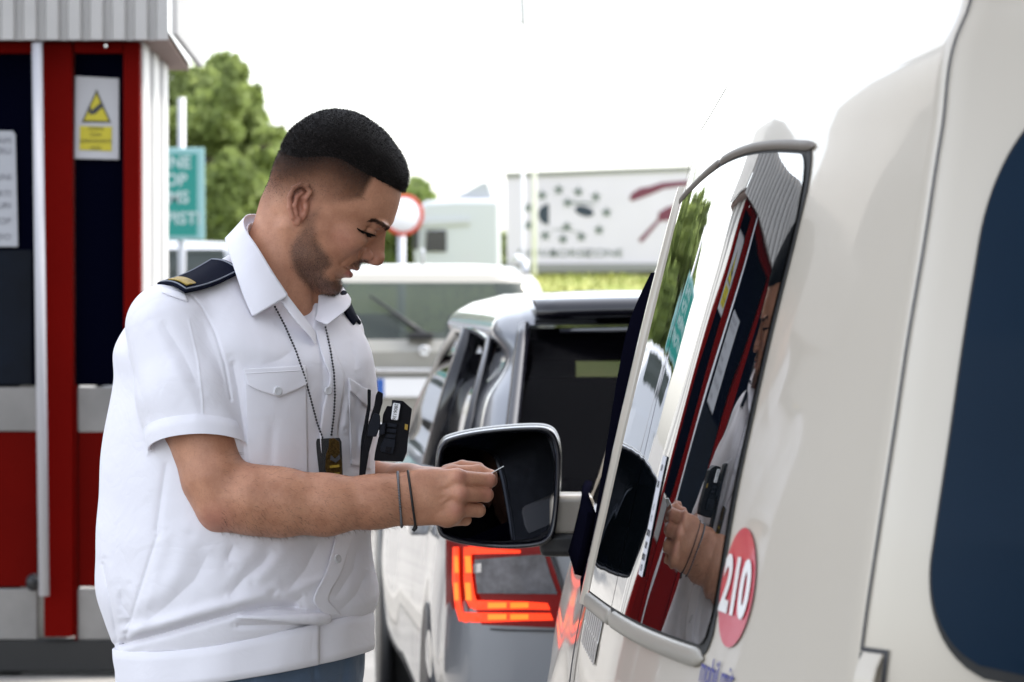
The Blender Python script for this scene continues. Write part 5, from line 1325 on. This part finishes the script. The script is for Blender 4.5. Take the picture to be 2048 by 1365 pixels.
M_shirt = shirt_mat('white_shirt_cloth', (0.80, 0.785, 0.835)); M_crisp = shirt_mat('white_collar_cloth', (0.81, 0.795, 0.845), 0.12)
shirt = man_mesh('shirt', P, F, M_shirt, person)

def hit(f, u, v, w0=-480, side=1):
    u = np.asarray(u, float).ravel(); v = np.asarray(v, float).ravel(); w = np.full(len(u), float(w0))
    for _ in range(90): w = w + np.clip(f(u.astype(np.float32), v.astype(np.float32), w.astype(np.float32)) * 0.55, -6, 25) * side
    return w
def patch(name, corners, nu, nv, mat, parent, off=2.0, thick=2.2, f=shirt_sdf, mapfn=None, smooth_w=0, bulge=None):
    """a piece of cloth lying on the shirt: four corners in u,v, wrapped over the surface"""
    c = np.array(corners, float); s, t = np.meshgrid(np.linspace(0, 1, nu), np.linspace(0, 1, nv), indexing='ij')
    uv = ((1 - s) * (1 - t))[..., None] * c[0] + (s * (1 - t))[..., None] * c[1] + (s * t)[..., None] * c[2] + ((1 - s) * t)[..., None] * c[3]
    if mapfn: uv = mapfn(s, t, uv)
    w = hit(f, uv[..., 0], uv[..., 1]).reshape(nu, nv)
    for _ in range(smooth_w):
        w[1:-1] = (w[:-2] + 2 * w[1:-1] + w[2:]) / 4; w[:, 1:-1] = (w[:, :-2] + 2 * w[:, 1:-1] + w[:, 2:]) / 4
    w = w - off
    if bulge is not None: w = w - bulge(s, t)
    X = man(np.stack([uv[..., 0].ravel(), uv[..., 1].ravel(), w.ravel()], 1)).reshape(nu, nv, 3)
    return MB().grid(X).build(name, mat, parent, solid=thick * MS, offset=0)
def seam(name, pts, parent, r=0.8, off=0.6, n=60, f=shirt_sdf, mat=None, dash=False):
    p = np.array(pts, float); L = np.r_[0, np.cumsum(np.hypot(*np.diff(p, axis=0).T))]; q = np.linspace(0, L[-1], n)
    u = np.interp(q, L, p[:, 0]); v = np.interp(q, L, p[:, 1]); w = hit(f, u, v) - off
    return MB().tube([mp(*x) for x in zip(u, v, w)], r * MS, 6).build(name, mat or M_shirt, parent)

# ---- collar: a stand round the neck and two fold-over leaves
def leaf(Fp, Op, n=14, m=9, bul=6):
    Fp = np.array(Fp, float); Op = np.array(Op, float)
    def rs(A, k):
        t = np.linspace(0, len(A) - 1, k); i = np.arange(len(A))
        xs, out = spline_tab([(i_, *r) for i_, r in zip(i, A)], 0.01); return np.stack([np.interp(t, xs, out[:, c]) for c in range(3)], 1)
    a = rs(Fp, n * 3); b = rs(Op, n * 3); rows = []
    for j in range(m):
        t = j / (m - 1); c = a * (1 - t) + b * t; c[:, 2] -= bul * math.sin(math.pi * t) * np.sign(60 - c[:, 2]).clip(-1, 1); rows.append(man(c).reshape(-1, 3))
    return [[Vector(p) for p in r] for r in rows]
near_F = [(560, 440, 96), (522, 430, 60), (492, 432, 8), (490, 456, -56), (516, 496, -100), (547, 547, -128), (577, 592, -140)]
near_O = [(560, 500, 118), (500, 462, 86), (456, 474, 20), (452, 486, -56), (468, 536, -118), (486, 590, -160), (505, 634, -192)]
w_ = hit(shirt_sdf, [p[0] for p in near_O[3:]], [p[1] for p in near_O[3:]])
near_O = near_O[:3] + [(p[0], p[1], min(p[2], float(q) - 3)) for p, q in zip(near_O[3:], w_)]
MB().grid(leaf(near_F, near_O)).build('collar', M_crisp, shirt, solid=2.2 * MS, sub=1)
far_F = [(560, 440, 96), (592, 470, 92), (622, 530, 60), (636, 584, 0), (634, 625, -60), (630, 640, -88)]
far_O = [(560, 500, 118), (640, 520, 112), (690, 582, 70), (702, 604, 10), (690, 622, -56), (655, 650, -112)]
MB().grid(leaf(far_F, far_O, bul=5)).build('collar', M_crisp, shirt, solid=2.2 * MS, sub=1)
# inner stand of the collar, seen inside the neck opening
std = [(560, 452, 84), (525, 446, 55), (498, 448, 5), (497, 470, -50), (520, 508, -92), (552, 560, -118), (585, 605, -126), (612, 640, -120), (630, 664, -112)]
stb = [(556, 500, 90), (520, 500, 66), (496, 500, 10), (498, 520, -60), (525, 552, -105), (560, 600, -140), (590, 640, -152), (616, 668, -150), (632, 690, -140)]
MB().grid(leaf(std, stb, bul=0)).build('collar_stand', M_crisp, shirt, solid=2 * MS, sub=1)
# ---- front placket with its wavy free edge, buttons
PLK = [(632, 662, 20), (641, 700, 26), (650, 728, 28), (660, 755, 28), (652, 790, 34), (644, 830, 36), (640, 870, 36), (645, 930, 36), (660, 1000, 36), (672, 1060, 32), (664, 1105, 32), (650, 1150, 32), (632, 1185, 30), (628, 1205, 30), (642, 1222, 30), (655, 1232, 26)]
pv = np.array(PLK, float); tl = np.linspace(0, len(PLK) - 1, 110); pl = np.stack([np.interp(tl, *(lambda z: (z[0], z[1][:, c]))(spline_tab([(i, *r) for i, r in enumerate(PLK)], 0.01))) for c in range(3)], 1)
U_ = pl[:, None, 0] + np.linspace(0, 1, 9)[None] * pl[:, None, 2]; V_ = np.repeat(pl[:, None, 1], 9, 1) - np.linspace(0, 1, 9)[None] * 3
W_ = hit(shirt_sdf, U_, V_).reshape(U_.shape)
for _ in range(3): W_[1:-1] = (W_[:-2] + 2 * W_[1:-1] + W_[2:]) / 4
W_ -= 3.2 + 2.5 * np.exp(-np.linspace(0, 1, 9)[None] * 5)
X = man(np.stack([U_.ravel(), V_.ravel(), W_.ravel()], 1)).reshape(*U_.shape, 3)
MB().grid(X).build('placket', M_crisp, shirt, solid=2.4 * MS)
M_button = pmat('pearl_button', (0.62, 0.62, 0.64), 0.25, coat=0.4)
def button(u, v, parent=None, r=9.5, f=shirt_sdf, extra=5):
    w = float(hit(f, [u], [v])[0]) - extra; g = grad(f, np.array([[u, v, w + extra]]))[0]
    c = mp(u, v, w); n = (mp(*(np.array([u, v, w]) + g * 10)) - c).normalized()
    b = MB().lathe(c, n, [(-0.002, r * MS), (0.0008, r * MS), (0.0014, r * .85 * MS), (0.0008, r * .6 * MS), (0.0006, 0.0001)], 20)
    t = n.orthogonal().normalized()
    for a in (0, 1, 2, 3):
        q = (Matrix.Rotation(a * math.pi / 2 + .4, 3, n) @ t) * 2.6 * MS; b.lathe(c + q, n, [(0.0005, 1.1 * MS), (0.001, 1.1 * MS), (0.001, .0001)], 6)
    return b.build('button', M_button, parent or shirt)
for u, v in ((657, 782), (676, 1118)): button(u, v, r=8.5, extra=8)
# ---- chest pockets with flaps
pk = patch('pocket', [(488, 742), (612, 734), (616, 948), (496, 932)], 34, 44, M_shirt, shirt, 2.0, 2.0, smooth_w=2)
def flapmap(s, t, uv):
    uv = uv.copy(); drop = 26 * (1 - np.abs(2 * s - 1.05)).clip(0, 1) ** 0.8; uv[..., 1] += drop * t; return uv
patch('pocket_flap', [(486, 738), (611, 731), (615, 766), (496, 772)], 40, 16, M_crisp, shirt, 5.0, 2.2, mapfn=flapmap, smooth_w=2, bulge=lambda s, t: 2.5 * t)
seam('pocket_stitch', [(488, 748), (611, 741)], shirt, 0.8, 7.0)
seam('pocket_pleat', [(549, 800), (545, 944)], shirt, .6, 2.7); seam('pocket_pleat', [(576, 802), (578, 946)], shirt, .6, 2.7)
button(556, 783, r=9, extra=10)
patch('pocket', [(697, 760), (738, 800), (742, 940), (702, 930)], 16, 40, M_shirt, shirt, 2.0, 2.0, smooth_w=2)
patch('pocket_flap', [(697, 756), (742, 784), (742, 822), (701, 782)], 18, 12, M_crisp, shirt, 5.0, 2.2, smooth_w=2, bulge=lambda s, t: 3 * t)
# ---- sleeve cuff band
s_only = lambda u, v, w: (lambda q: np.maximum(q[0] + folds(u, v, SFOLDS) * sstep(-60, -140, w), q[1]))(sleeve_r(u, v, w))
def ring_on(fraw, uc, wc, vfun, n, ths, hu0=60):
    out = []
    for th in ths:
        du, dw = math.cos(th), math.sin(th); lo_, hi_ = 5.0, 420.0
        for _ in range(34):
            m_ = (lo_ + hi_) / 2; u = uc + du * m_; w = wc + dw * m_; v = vfun(u, w)
            a_ = np.array([u], np.float32), np.array([v], np.float32), np.array([w], np.float32)
            if fraw(*a_)[0] < 0: lo_ = m_
            else: hi_ = m_
        u = uc + du * lo_; w = wc + dw * lo_; out.append((u, vfun(u, w), w, du, dw))
    return out
rows = []
ths = np.linspace(0, 2 * math.pi, 96, endpoint=False)
slv = lambda u, v, w: sleeve_r(u, v, w)[0] + folds(u, v, SFOLDS)
for t, o in ((0.0, 0.1), (0.005, 1.0), (0.5, 1.2), (0.985, 1.3), (1.0, 1.2), (1.002, 0.0), (0.995, -2.2), (0.4, -6.0)):
    vf = lambda u, w, t=t: 856 + 42 * t - 0.02 * (u - 395) + 0.32 * (w + 230)
    rows.append([mp(u + du * o, v, w + dw * o) for u, v, w, du, dw in ring_on(slv, 397, -228, vf, 96, ths)])
MB().grid(rows, close_v=True).build('cuff', M_crisp, shirt)
# ---- waistband, overlapping at the front with two buttons
def vband(t): return lambda u, w: 1262 + 78 * t - 0.150 * (u - 480) - 0.076 * w
BN, BT = [], []
def band_radius(th):
    """half extents of the band as seen: 228..735 in u"""
    A = 252 * 1.06; B = 252 * 0.94; du, dw = math.cos(th), math.sin(th)
    x = (0.707 * du + 0.707 * dw) / A; y = (0.707 * du - 0.707 * dw) / B
    return 1 / (abs(x) ** 2.2 + abs(y) ** 2.2) ** (1 / 2.2)
th0 = math.atan2(-0.80, 0.60)     # front opening
thb = np.linspace(th0 - 0.03, th0 + 2 * math.pi + 0.05, 150)
rows = []
for t, o in ((0.0, -4), (0.02, 0), (0.25, 2), (0.55, 1), (0.8, 3), (0.98, 2), (1.0, -3)):
    row = []
    for i, th in enumerate(thb):
        k = i / (len(thb) - 1)
        r = band_radius(th) + o + 5 * sstep(0.95, 1.0, k) - 4 * sstep(0.04, 0.0, k) + 3.0 * math.sin(th * 5 + t * 2.0) * 0.4 + 2.0 * math.sin(th * 11 + 1.3 + t)
        tl_ = t + (0.06 * math.sin(th * 3.1 + 0.6) * (1 - t)); 
        taper = -14 * t * sstep(-0.3, -1.0, math.cos(th))      # the back corner turns in
        u = 484 + (r + taper) * math.cos(th); w = 8 + (r + taper) * math.sin(th); row.append(mp(u, vband(tl_)(u, w), w))
    rows.append(row)
MB().grid(rows).build('waistband', M_crisp, shirt, solid=2.2 * MS)
def band_sdf(u, v, w): return (sec_norm(u - 484, w - 8, 252) - 1) * 252 * .9
button(629, 1296, r=9, f=band_sdf, extra=7); button(631, 1243, r=8, f=band_sdf, extra=7)
# roll of cloth above the band at the front
pts = [(470, 1236), (530, 1236), (590, 1238), (636, 1238), (656, 1237)]
rp = np.array(pts, float); ru = np.linspace(470, 656, 40); rv = np.interp(ru, rp[:, 0], rp[:, 1]); rw = hit(shirt_sdf, ru, rv) - 1
MB().tube([mp(*x) for x in zip(ru, rv, rw)], [MS * r for r in np.interp(ru, [470, 560, 640, 656], [1, 8, 13, 10])], 14).build('front_roll', M_shirt, shirt)
# ---- shoulder boards
M_navy = pmat('navy_felt', (0.004, 0.006, 0.018), 0.9, spec=0.1, bump=0.3, bscale=700, noise=0.3, nscale=300)
M_piping = pmat('grey_piping', (0.23, 0.25, 0.30), 0.6, bump=0.4, bscale=900)
M_gold = pmat('gold_braid', (0.50, 0.33, 0.03), 0.45, metal=0.35, bump=0.6, bscale=1200, noise=0.3, nscale=600)
def board(quad, name, bar=None, piping=True):
    """quad: outline in u,v,w, a slightly arched stiff plate"""
    q = np.array(quad, float)
    n, m = 24, 12; rows = []
    for i in range(n):
        s = i / (n - 1); r = []
        for j in range(m):
            t = j / (m - 1); p = (1 - s) * (1 - t) * q[0] + s * (1 - t) * q[1] + s * t * q[2] + (1 - s) * t * q[3]
            p = p + np.array([0, -7, -3]) * math.sin(math.pi * t) + np.array([0, 7, 0]) * math.sin(math.pi * s) * 0.8
            r.append(p)
        rows.append(r)
    R_ = np.array(rows); o = MB().grid([[mp(*p) for p in r] for r in rows]).build(name, M_navy, shirt, solid=7 * MS, bevel=0.001)
    edge = [R_[i, 0] for i in range(n)] + [R_[-1, j] for j in range(1, m)] + [R_[i, -1] for i in range(n - 2, -1, -1)] + [R_[0, j] for j in range(m - 2, 0, -1)]
    cen = R_.mean((0, 1))
    if piping: MB().tube([mp(*(cen + (p - cen) * 0.955 + np.array([0, -3.6, -2.2]))) for p in edge], 1.7 * MS, 6, closed=True).build(name + '_piping', M_piping, o)
    MB().tube([mp(*(cen + (p - cen) * 1.0)) for p in edge], 3.8 * MS, 8, closed=True).build(name + '_rim', M_navy, o)
    if bar:
        g = []
        for a in np.linspace(bar[0], bar[1], 6):
            g.append([mp(*(np.array([np.interp(b * (m - 1), range(m), R_[:, :, k][min(int(round(a * (n - 1))), n - 1)]) for k in range(3)]) + np.array([0, -5.0, -3.5]))) for b in np.linspace(0.16, 0.86, 14)])
        MB().grid(g).build('rank_bar', M_gold, o, solid=2.0 * MS)
    return o
n0, n1 = [float(x) for x in hit(shirt_sdf, [373, 480], [590, 552])]
board([(318, 568, n0 + 42), (424, 521, n1 + 50), (481, 543, n1 - 18), (371, 583, n0 - 16)], 'shoulder_board', (0.10, 0.26))
n2, n3 = [float(x) for x in hit(shirt_sdf, [712, 684], [648, 612])]
board([(719, 646, n2 + 20), (692, 588, n3 + 40), (680, 596, n3 - 14), (706, 648, n2 - 16)], 'shoulder_board', None, False)
# strap loop under the board
patch('shoulder_loop', [(322, 572), (372, 588), (376, 604), (324, 586)], 12, 6, M_crisp, shirt, 4, 2)

# ---------------------------------------------------------------- trousers and shoes
M_trouser = shirt_mat('grey_blue_trouser_cloth', (0.085, 0.125, 0.19), 0.3)
def trousers_sdf(u, v, w):
    hip = (sec_norm(u - 486, w - 6, 236 + 2 * np.sin(u * .04 + w * .03)) - 1) * 236 * .9
    hip = np.maximum(np.maximum(hip, 1262 - v), v - 1560)
    l1 = chain(u, v, w, [(410, 1480, -95, 135), (400, 1950, -95, 92), (395, 2560, -90, 76)], 40); l2 = chain(u, v, w, [(560, 1480, 95, 135), (560, 1950, 95, 92), (560, 2560, 100, 76)], 40)
    d = smin(hip, smin(l1, l2, 10), 50)
    d = d + folds(u, v, [([(493, 1320), (508, 1400)], 5, 5), ([(622, 1320), (640, 1400)], 5, 6), ([(690, 1290), (684, 1400)], 6, 6), ([(715, 1300), (730, 1400)], 6, 5), ([(390, 1340), (350, 1420)], 10, 5)])
    return np.maximum(d, v - 2590)
P, F = surface_nets(trousers_sdf, (180, 1240, -330), (790, 2640, 330), 7.0)
man_mesh('trousers', P, F, M_trouser, person)
M_shoe = pmat('black_shoe_leather', (0.01, 0.01, 0.01), 0.3)
def shoe_sdf(u, v, w):
    d = None
    for c in ((420, -110), (585, 85)):
        e = smin(cone(u, v, w, (c[0] - 30, 2600, c[1] + 20), (c[0] + 150, 2622, c[1] - 110), 62, 46), cone(u, v, w, (c[0] - 20, 2530, c[1] + 10), (c[0], 2620, c[1]), 66, 62), 20)
        d = e if d is None else np.minimum(d, e)
    return np.maximum(d, v - 2632)
P, F = surface_nets(shoe_sdf, (280, 2440, -320), (860, 2700, 260), 8.0)
man_mesh('shoes', P, F, M_shoe, person)

# ================================================================ things he wears and holds
M_cord = pmat('black_cord', (0.012, 0.012, 0.013), 0.6)
M_bead = pmat('steel_bead', (0.16, 0.16, 0.17), 0.35, metal=0.6)
# ball chain with a badge in a black holder
loc = mp(655, 880, -210)
nk = empty('badge_necklace', loc, 'black ball chain round his neck with a bronze badge on a black leather holder', 'necklace')
def chain_balls(pts, step=6.2, r=2.3):
    p = np.array(pts, float); L = np.r_[0, np.cumsum(np.hypot(*np.diff(p, axis=0).T))]; q = np.arange(0, L[-1], step)
    u = np.interp(q, L, p[:, 0]); v = np.interp(q, L, p[:, 1]); w = hit(shirt_sdf, u, v)
    for _ in range(6): w[1:-1] = np.minimum(w[1:-1], (w[:-2] + w[2:]) / 2)
    w -= 7; b = MB()
    for x in zip(u, v, w): b.sphere(mp(*x), r * MS, 8, 6)
    b.tube([mp(*x) for x in zip(u, v, w)], 0.7 * MS, 5)
    return b.build('ball_chain', pmat('gunmetal_balls', (0.05, 0.05, 0.055), 0.35, metal=0.7), nk)
chain_balls([(550, 614), (570, 652), (592, 702), (609, 752), (622, 800), (634, 845), (645, 876)])
chain_balls([(651, 655), (661, 700), (668, 745), (670, 790), (668, 830), (662, 876)])
hw = float(hit(shirt_sdf, [656], [915]).min()) - 16
def slab(poly, w, th, name, mat, parent, bevel=0.0008):
    return MB().prism([mp(u, v, w + (u - 656) * 0.25) for u, v in poly][::-1], mp(600, 800, th) - mp(600, 800, 0)).build(name, mat, parent, bevel=bevel)
slab([(634, 878), (679, 876), (683, 884), (686, 958), (640, 960), (631, 886)], hw, 7, 'badge_holder', pmat('black_leather', (0.008, 0.008, 0.009), 0.5, bump=0.4, bscale=500), nk)
M_bronze = pmat('bronze_badge', (0.16, 0.095, 0.025), 0.38, metal=0.8, bump=1.0, bscale=700, noise=0.6, nscale=350)
bd_ = slab([(658, 878), (668, 876), (679, 884), (680, 906), (684, 926), (684, 948), (676, 962), (664, 966), (655, 956), (650, 936), (652, 908), (657, 897)], hw - 7, 5, 'badge', M_bronze, nk, 0.0012)
slab([(662, 910), (670, 918), (679, 908), (681, 918), (672, 926), (660, 920)], hw - 8.5, 4, 'badge_recess', M_ink, bd_, 0)
for yy in (932, 948): slab([(659, yy), (679, yy - 3), (679, yy + 3), (660, yy + 5)], hw - 8.2, 3, 'badge_bar', M_gold, bd_, 0.0004)

# body camera clipped on the far chest pocket
bc = empty('body_camera', mp(775, 880, -120), 'black body camera with a white number sticker clipped to his shirt pocket', 'camera')
M_cam = pmat('camera_black', (0.003, 0.003, 0.005), 0.5, spec=.12, bump=0.2, bscale=900); M_cam2 = pmat('camera_slate', (0.006, 0.008, 0.014), 0.5, spec=.15, bump=0.2, bscale=900)
def bar(poly, w0, w1, name, mat, parent, bevel=0.0012):
    return MB().prism([mp(u, v, w0) for u, v in poly][::-1], mp(775, 880, w1) - mp(775, 880, w0)).build(name, mat, parent, bevel=bevel)
bar([(735, 778), (742, 780), (741, 815), (728, 900), (727, 955), (718, 957), (722, 880), (735, 810)], -150, -100, 'clip', M_cam, bc)
bar([(756, 782), (766, 787), (765, 806), (750, 860), (738, 905), (730, 953), (720, 954), (724, 905), (736, 850), (748, 812), (752, 790)], -170, -105, 'clip_lever', M_cam, bc)
bar([(749, 826), (760, 830), (761, 852), (752, 874), (735, 874), (738, 850)], -176, -120, 'mount', M_cam2, bc)
bar([(758, 850), (771, 846), (770, 868), (758, 872)], -172, -130, 'mount_pin', M_cam2, bc)
bdy = bar([(784, 800), (806, 802), (824, 818), (816, 880), (814, 905), (806, 924), (748, 922), (750, 906), (756, 878), (762, 862), (766, 830), (774, 812), (783, 813)], -158, -92, 'camera_body', M_cam, bc)
bar([(785, 803), (803, 805), (798, 842), (780, 840)], -163, -150, 'camera_side', M_cam2, bdy, 0.0005)
for k in range(3): bar([(775 - k * 1.5, 846 + k * 11), (795 - k * 1.5, 848 + k * 11), (793 - k * 1.5, 856 + k * 11), (773 - k * 1.5, 854 + k * 11)], -163, -150, 'grip_rib', M_cam2, bdy, 0.0008)
cv = bar([(768, 876), (791, 880), (790, 893), (785, 909), (762, 904), (760, 896)], -164, -150, 'battery_cover', M_cam2, bdy, 0.0008)
bar([(772, 893), (783, 895), (781, 905), (770, 903)], -166, -150, 'latch', M_cam, bdy, 0.0005)
stk = bar([(788, 806), (800, 808), (800.5, 812), (796, 839), (794, 841), (783, 839.5), (782, 837), (786, 808)], -165.0, -150, 'number_sticker', pmat('sticker_white', (0.82, 0.84, 0.86), 0.4), bdy, 0.0002)
o_ = mp(790.2, 824, -165.6); tx = (mp(788.2, 836, -165.6) - mp(792.2, 812, -165.6)); ty = (mp(798, 824, -165.6) - mp(782, 822, -165.6))
text_obj('number', '2806136', M_ink, frame_mat(o_, tx, ty), 9.5 * MS, stk, depth=0.0001)
bar([(810, 848), (816, 850), (815, 861), (809, 859)], -160, -150, 'yellow_light', pmat('yellow_lens', (0.35, 0.22, 0.01), 0.3), bdy, 0.0003)

# bracelets
def ring_arm(u0, v0, u1, v1, wc, rv, rw, n=64):
    c = np.array([(u0 + u1) / 2, (v0 + v1) / 2, wc]); ax = np.array([(u1 - u0) / 2, (v1 - v0) / 2, 0]); out = []
    for k in range(n):
        a = 2 * math.pi * k / n; d = ax * math.cos(a) + np.array([-0.0, 0, -rw]) * math.sin(a)
        lo_, hi_ = 0.3, 2.0
        for _ in range(24):
            m_ = (lo_ + hi_) / 2; q = (c + d * m_)[None].astype(np.float32)
            if min(rarm(*q.T)[0], rhand(*q.T)[0]) < 0: lo_ = m_
            else: hi_ = m_
        out.append(c + d * (lo_) )
    return out
rb = ring_arm(795, 944, 803, 1048, -240, 50, 42)
b = MB()
for k in range(0, 64):
    p = np.array(rb[k]); c = np.array([799, 996, -240]); p = p + (p - c) / np.linalg.norm(p - c) * 1.5
    b.sphere(mp(*p), 2.9 * MS, 7, 5)
tag(b.build('beaded_bracelet', M_bead), 'grey beaded bracelet round his wrist, nearer the elbow', 'bracelet', 'bracelets on his wrist')
rb = ring_arm(816, 945, 830, 1046, -238, 50, 42)
rb = [np.array(p) + (np.array(p) - np.array([823, 996, -238])) / np.linalg.norm(np.array(p) - np.array([823, 996, -238])) * 1.2 for p in rb]
cb = tag(MB().tube([mp(*p) for p in rb], 2.4 * MS, 8, closed=True).build('cord_bracelet', M_cord), 'thin black cord bracelet with a knot, nearer the hand', 'bracelet', 'bracelets on his wrist')
e_ = np.array(rb[0]); b = MB().tube([mp(*(e_ + np.array([0, -4, -4]))), mp(*(e_ + np.array([0, 3, -5]))), mp(*(e_ + np.array([-5, 9, -6])))], [3.6 * MS, 4.4 * MS, 3.4 * MS], 8); b.build('knot', M_cord, cb)
# the card
q = [(940, 972, -214), (1008, 933.5, -206), (1006, 934.5, -130), (938, 973, -138)]
card = MB().prism([mp(*p) for p in q], mp(950, 952, -170) - mp(950.8, 953.5, -170)).build('identity_card', pmat('card_plastic', (0.72, 0.74, 0.74), 0.3), None, bevel=0.0003)
tag(card, 'small pale plastic card seen edge-on between his fingers', 'card')
# ================================================================ the driver, seen only in the door mirror
DH = Vector((.64, 5.01, 1.38)); yaw = R(28)          # ear level, head turned towards the window
DF = Vector((-math.sin(yaw), math.cos(yaw), -.05)).normalized(); DL = Vector((0, 0, 1)).cross(DF).normalized(); DU = DF.cross(DL)
def drv_sdf(u, v, w): return smin(smin(head_sdf(u, v, w), cone(u, v, w, (545, 600, 0), (430, 720, 0), 90, 120), 20), cone(u, v, w, (430, 720, -190), (430, 720, 190), 92, 92), 60)
P, F = surface_nets(drv_sdf, (300, 200, -300), (840, 860, 300), 4.5)
def drv_map(P):
    a, b = ab(P[:, 0], P[:, 1]); a0 = a
    # the head sits upright here, so its own tilt is undone
    return np.array(DH)[None] + MS * ((a - 30)[:, None] * np.array(DF)[None] + b[:, None] * np.array(DU)[None] - P[:, 2:3] * np.array(DL)[None])
me = np_mesh('person', drv_map(P), F); at_ = me.color_attributes.new('mask', 'FLOAT_COLOR', 'POINT'); mk_ = skin_masks(P); mk_[:, 0] *= .3; at_.data.foreach_set('color', mk_.astype(np.float32).ravel())
drv = link_mesh('person', me, M_skin)
tag(drv, 'driver in sunglasses and a blue shirt, faintly mirrored in the door mirror', 'person')
def dpt(a, b, w): return DH + MS * ((a - 30) * DF + b * DU - w * DL)
g = MB()
for s in (-1, 1): g.sphere(dpt(158, 18, s * 42), (.026, .012, .019), 14, 10)
g.tube([dpt(20, 26, -106), dpt(120, 26, -98), dpt(160, 24, -66), dpt(172, 24, 0), dpt(160, 24, 66), dpt(120, 26, 98), dpt(20, 26, 106)], .003, 6)
g.build('sunglasses', M_blackgloss, drv)
M_bshirt = pmat('blue_shirt', (.07, .10, .20), .8)
t = MB(); c = Vector((.66, 5.04, 0))
rows = []
for z, hx, hy in ((.62, .20, .14), (.8, .21, .15), (1.0, .235, .15), (1.12, .245, .14), (1.2, .20, .11), (1.245, .11, .085), (1.26, .075, .07)):
    rows.append([c + Vector((hx * math.cos(a), hy * math.sin(a), z)) for a in np.linspace(0, 2 * math.pi, 28, endpoint=False)])
t.grid(rows, close_v=True); t.tube([c + Vector((-.21, 0, 1.10)), c + Vector((-.26, .10, .92)), c + Vector((-.22, .34, .90))], [.07, .06, .045], 12)
t.build('shirt', M_bshirt, drv)
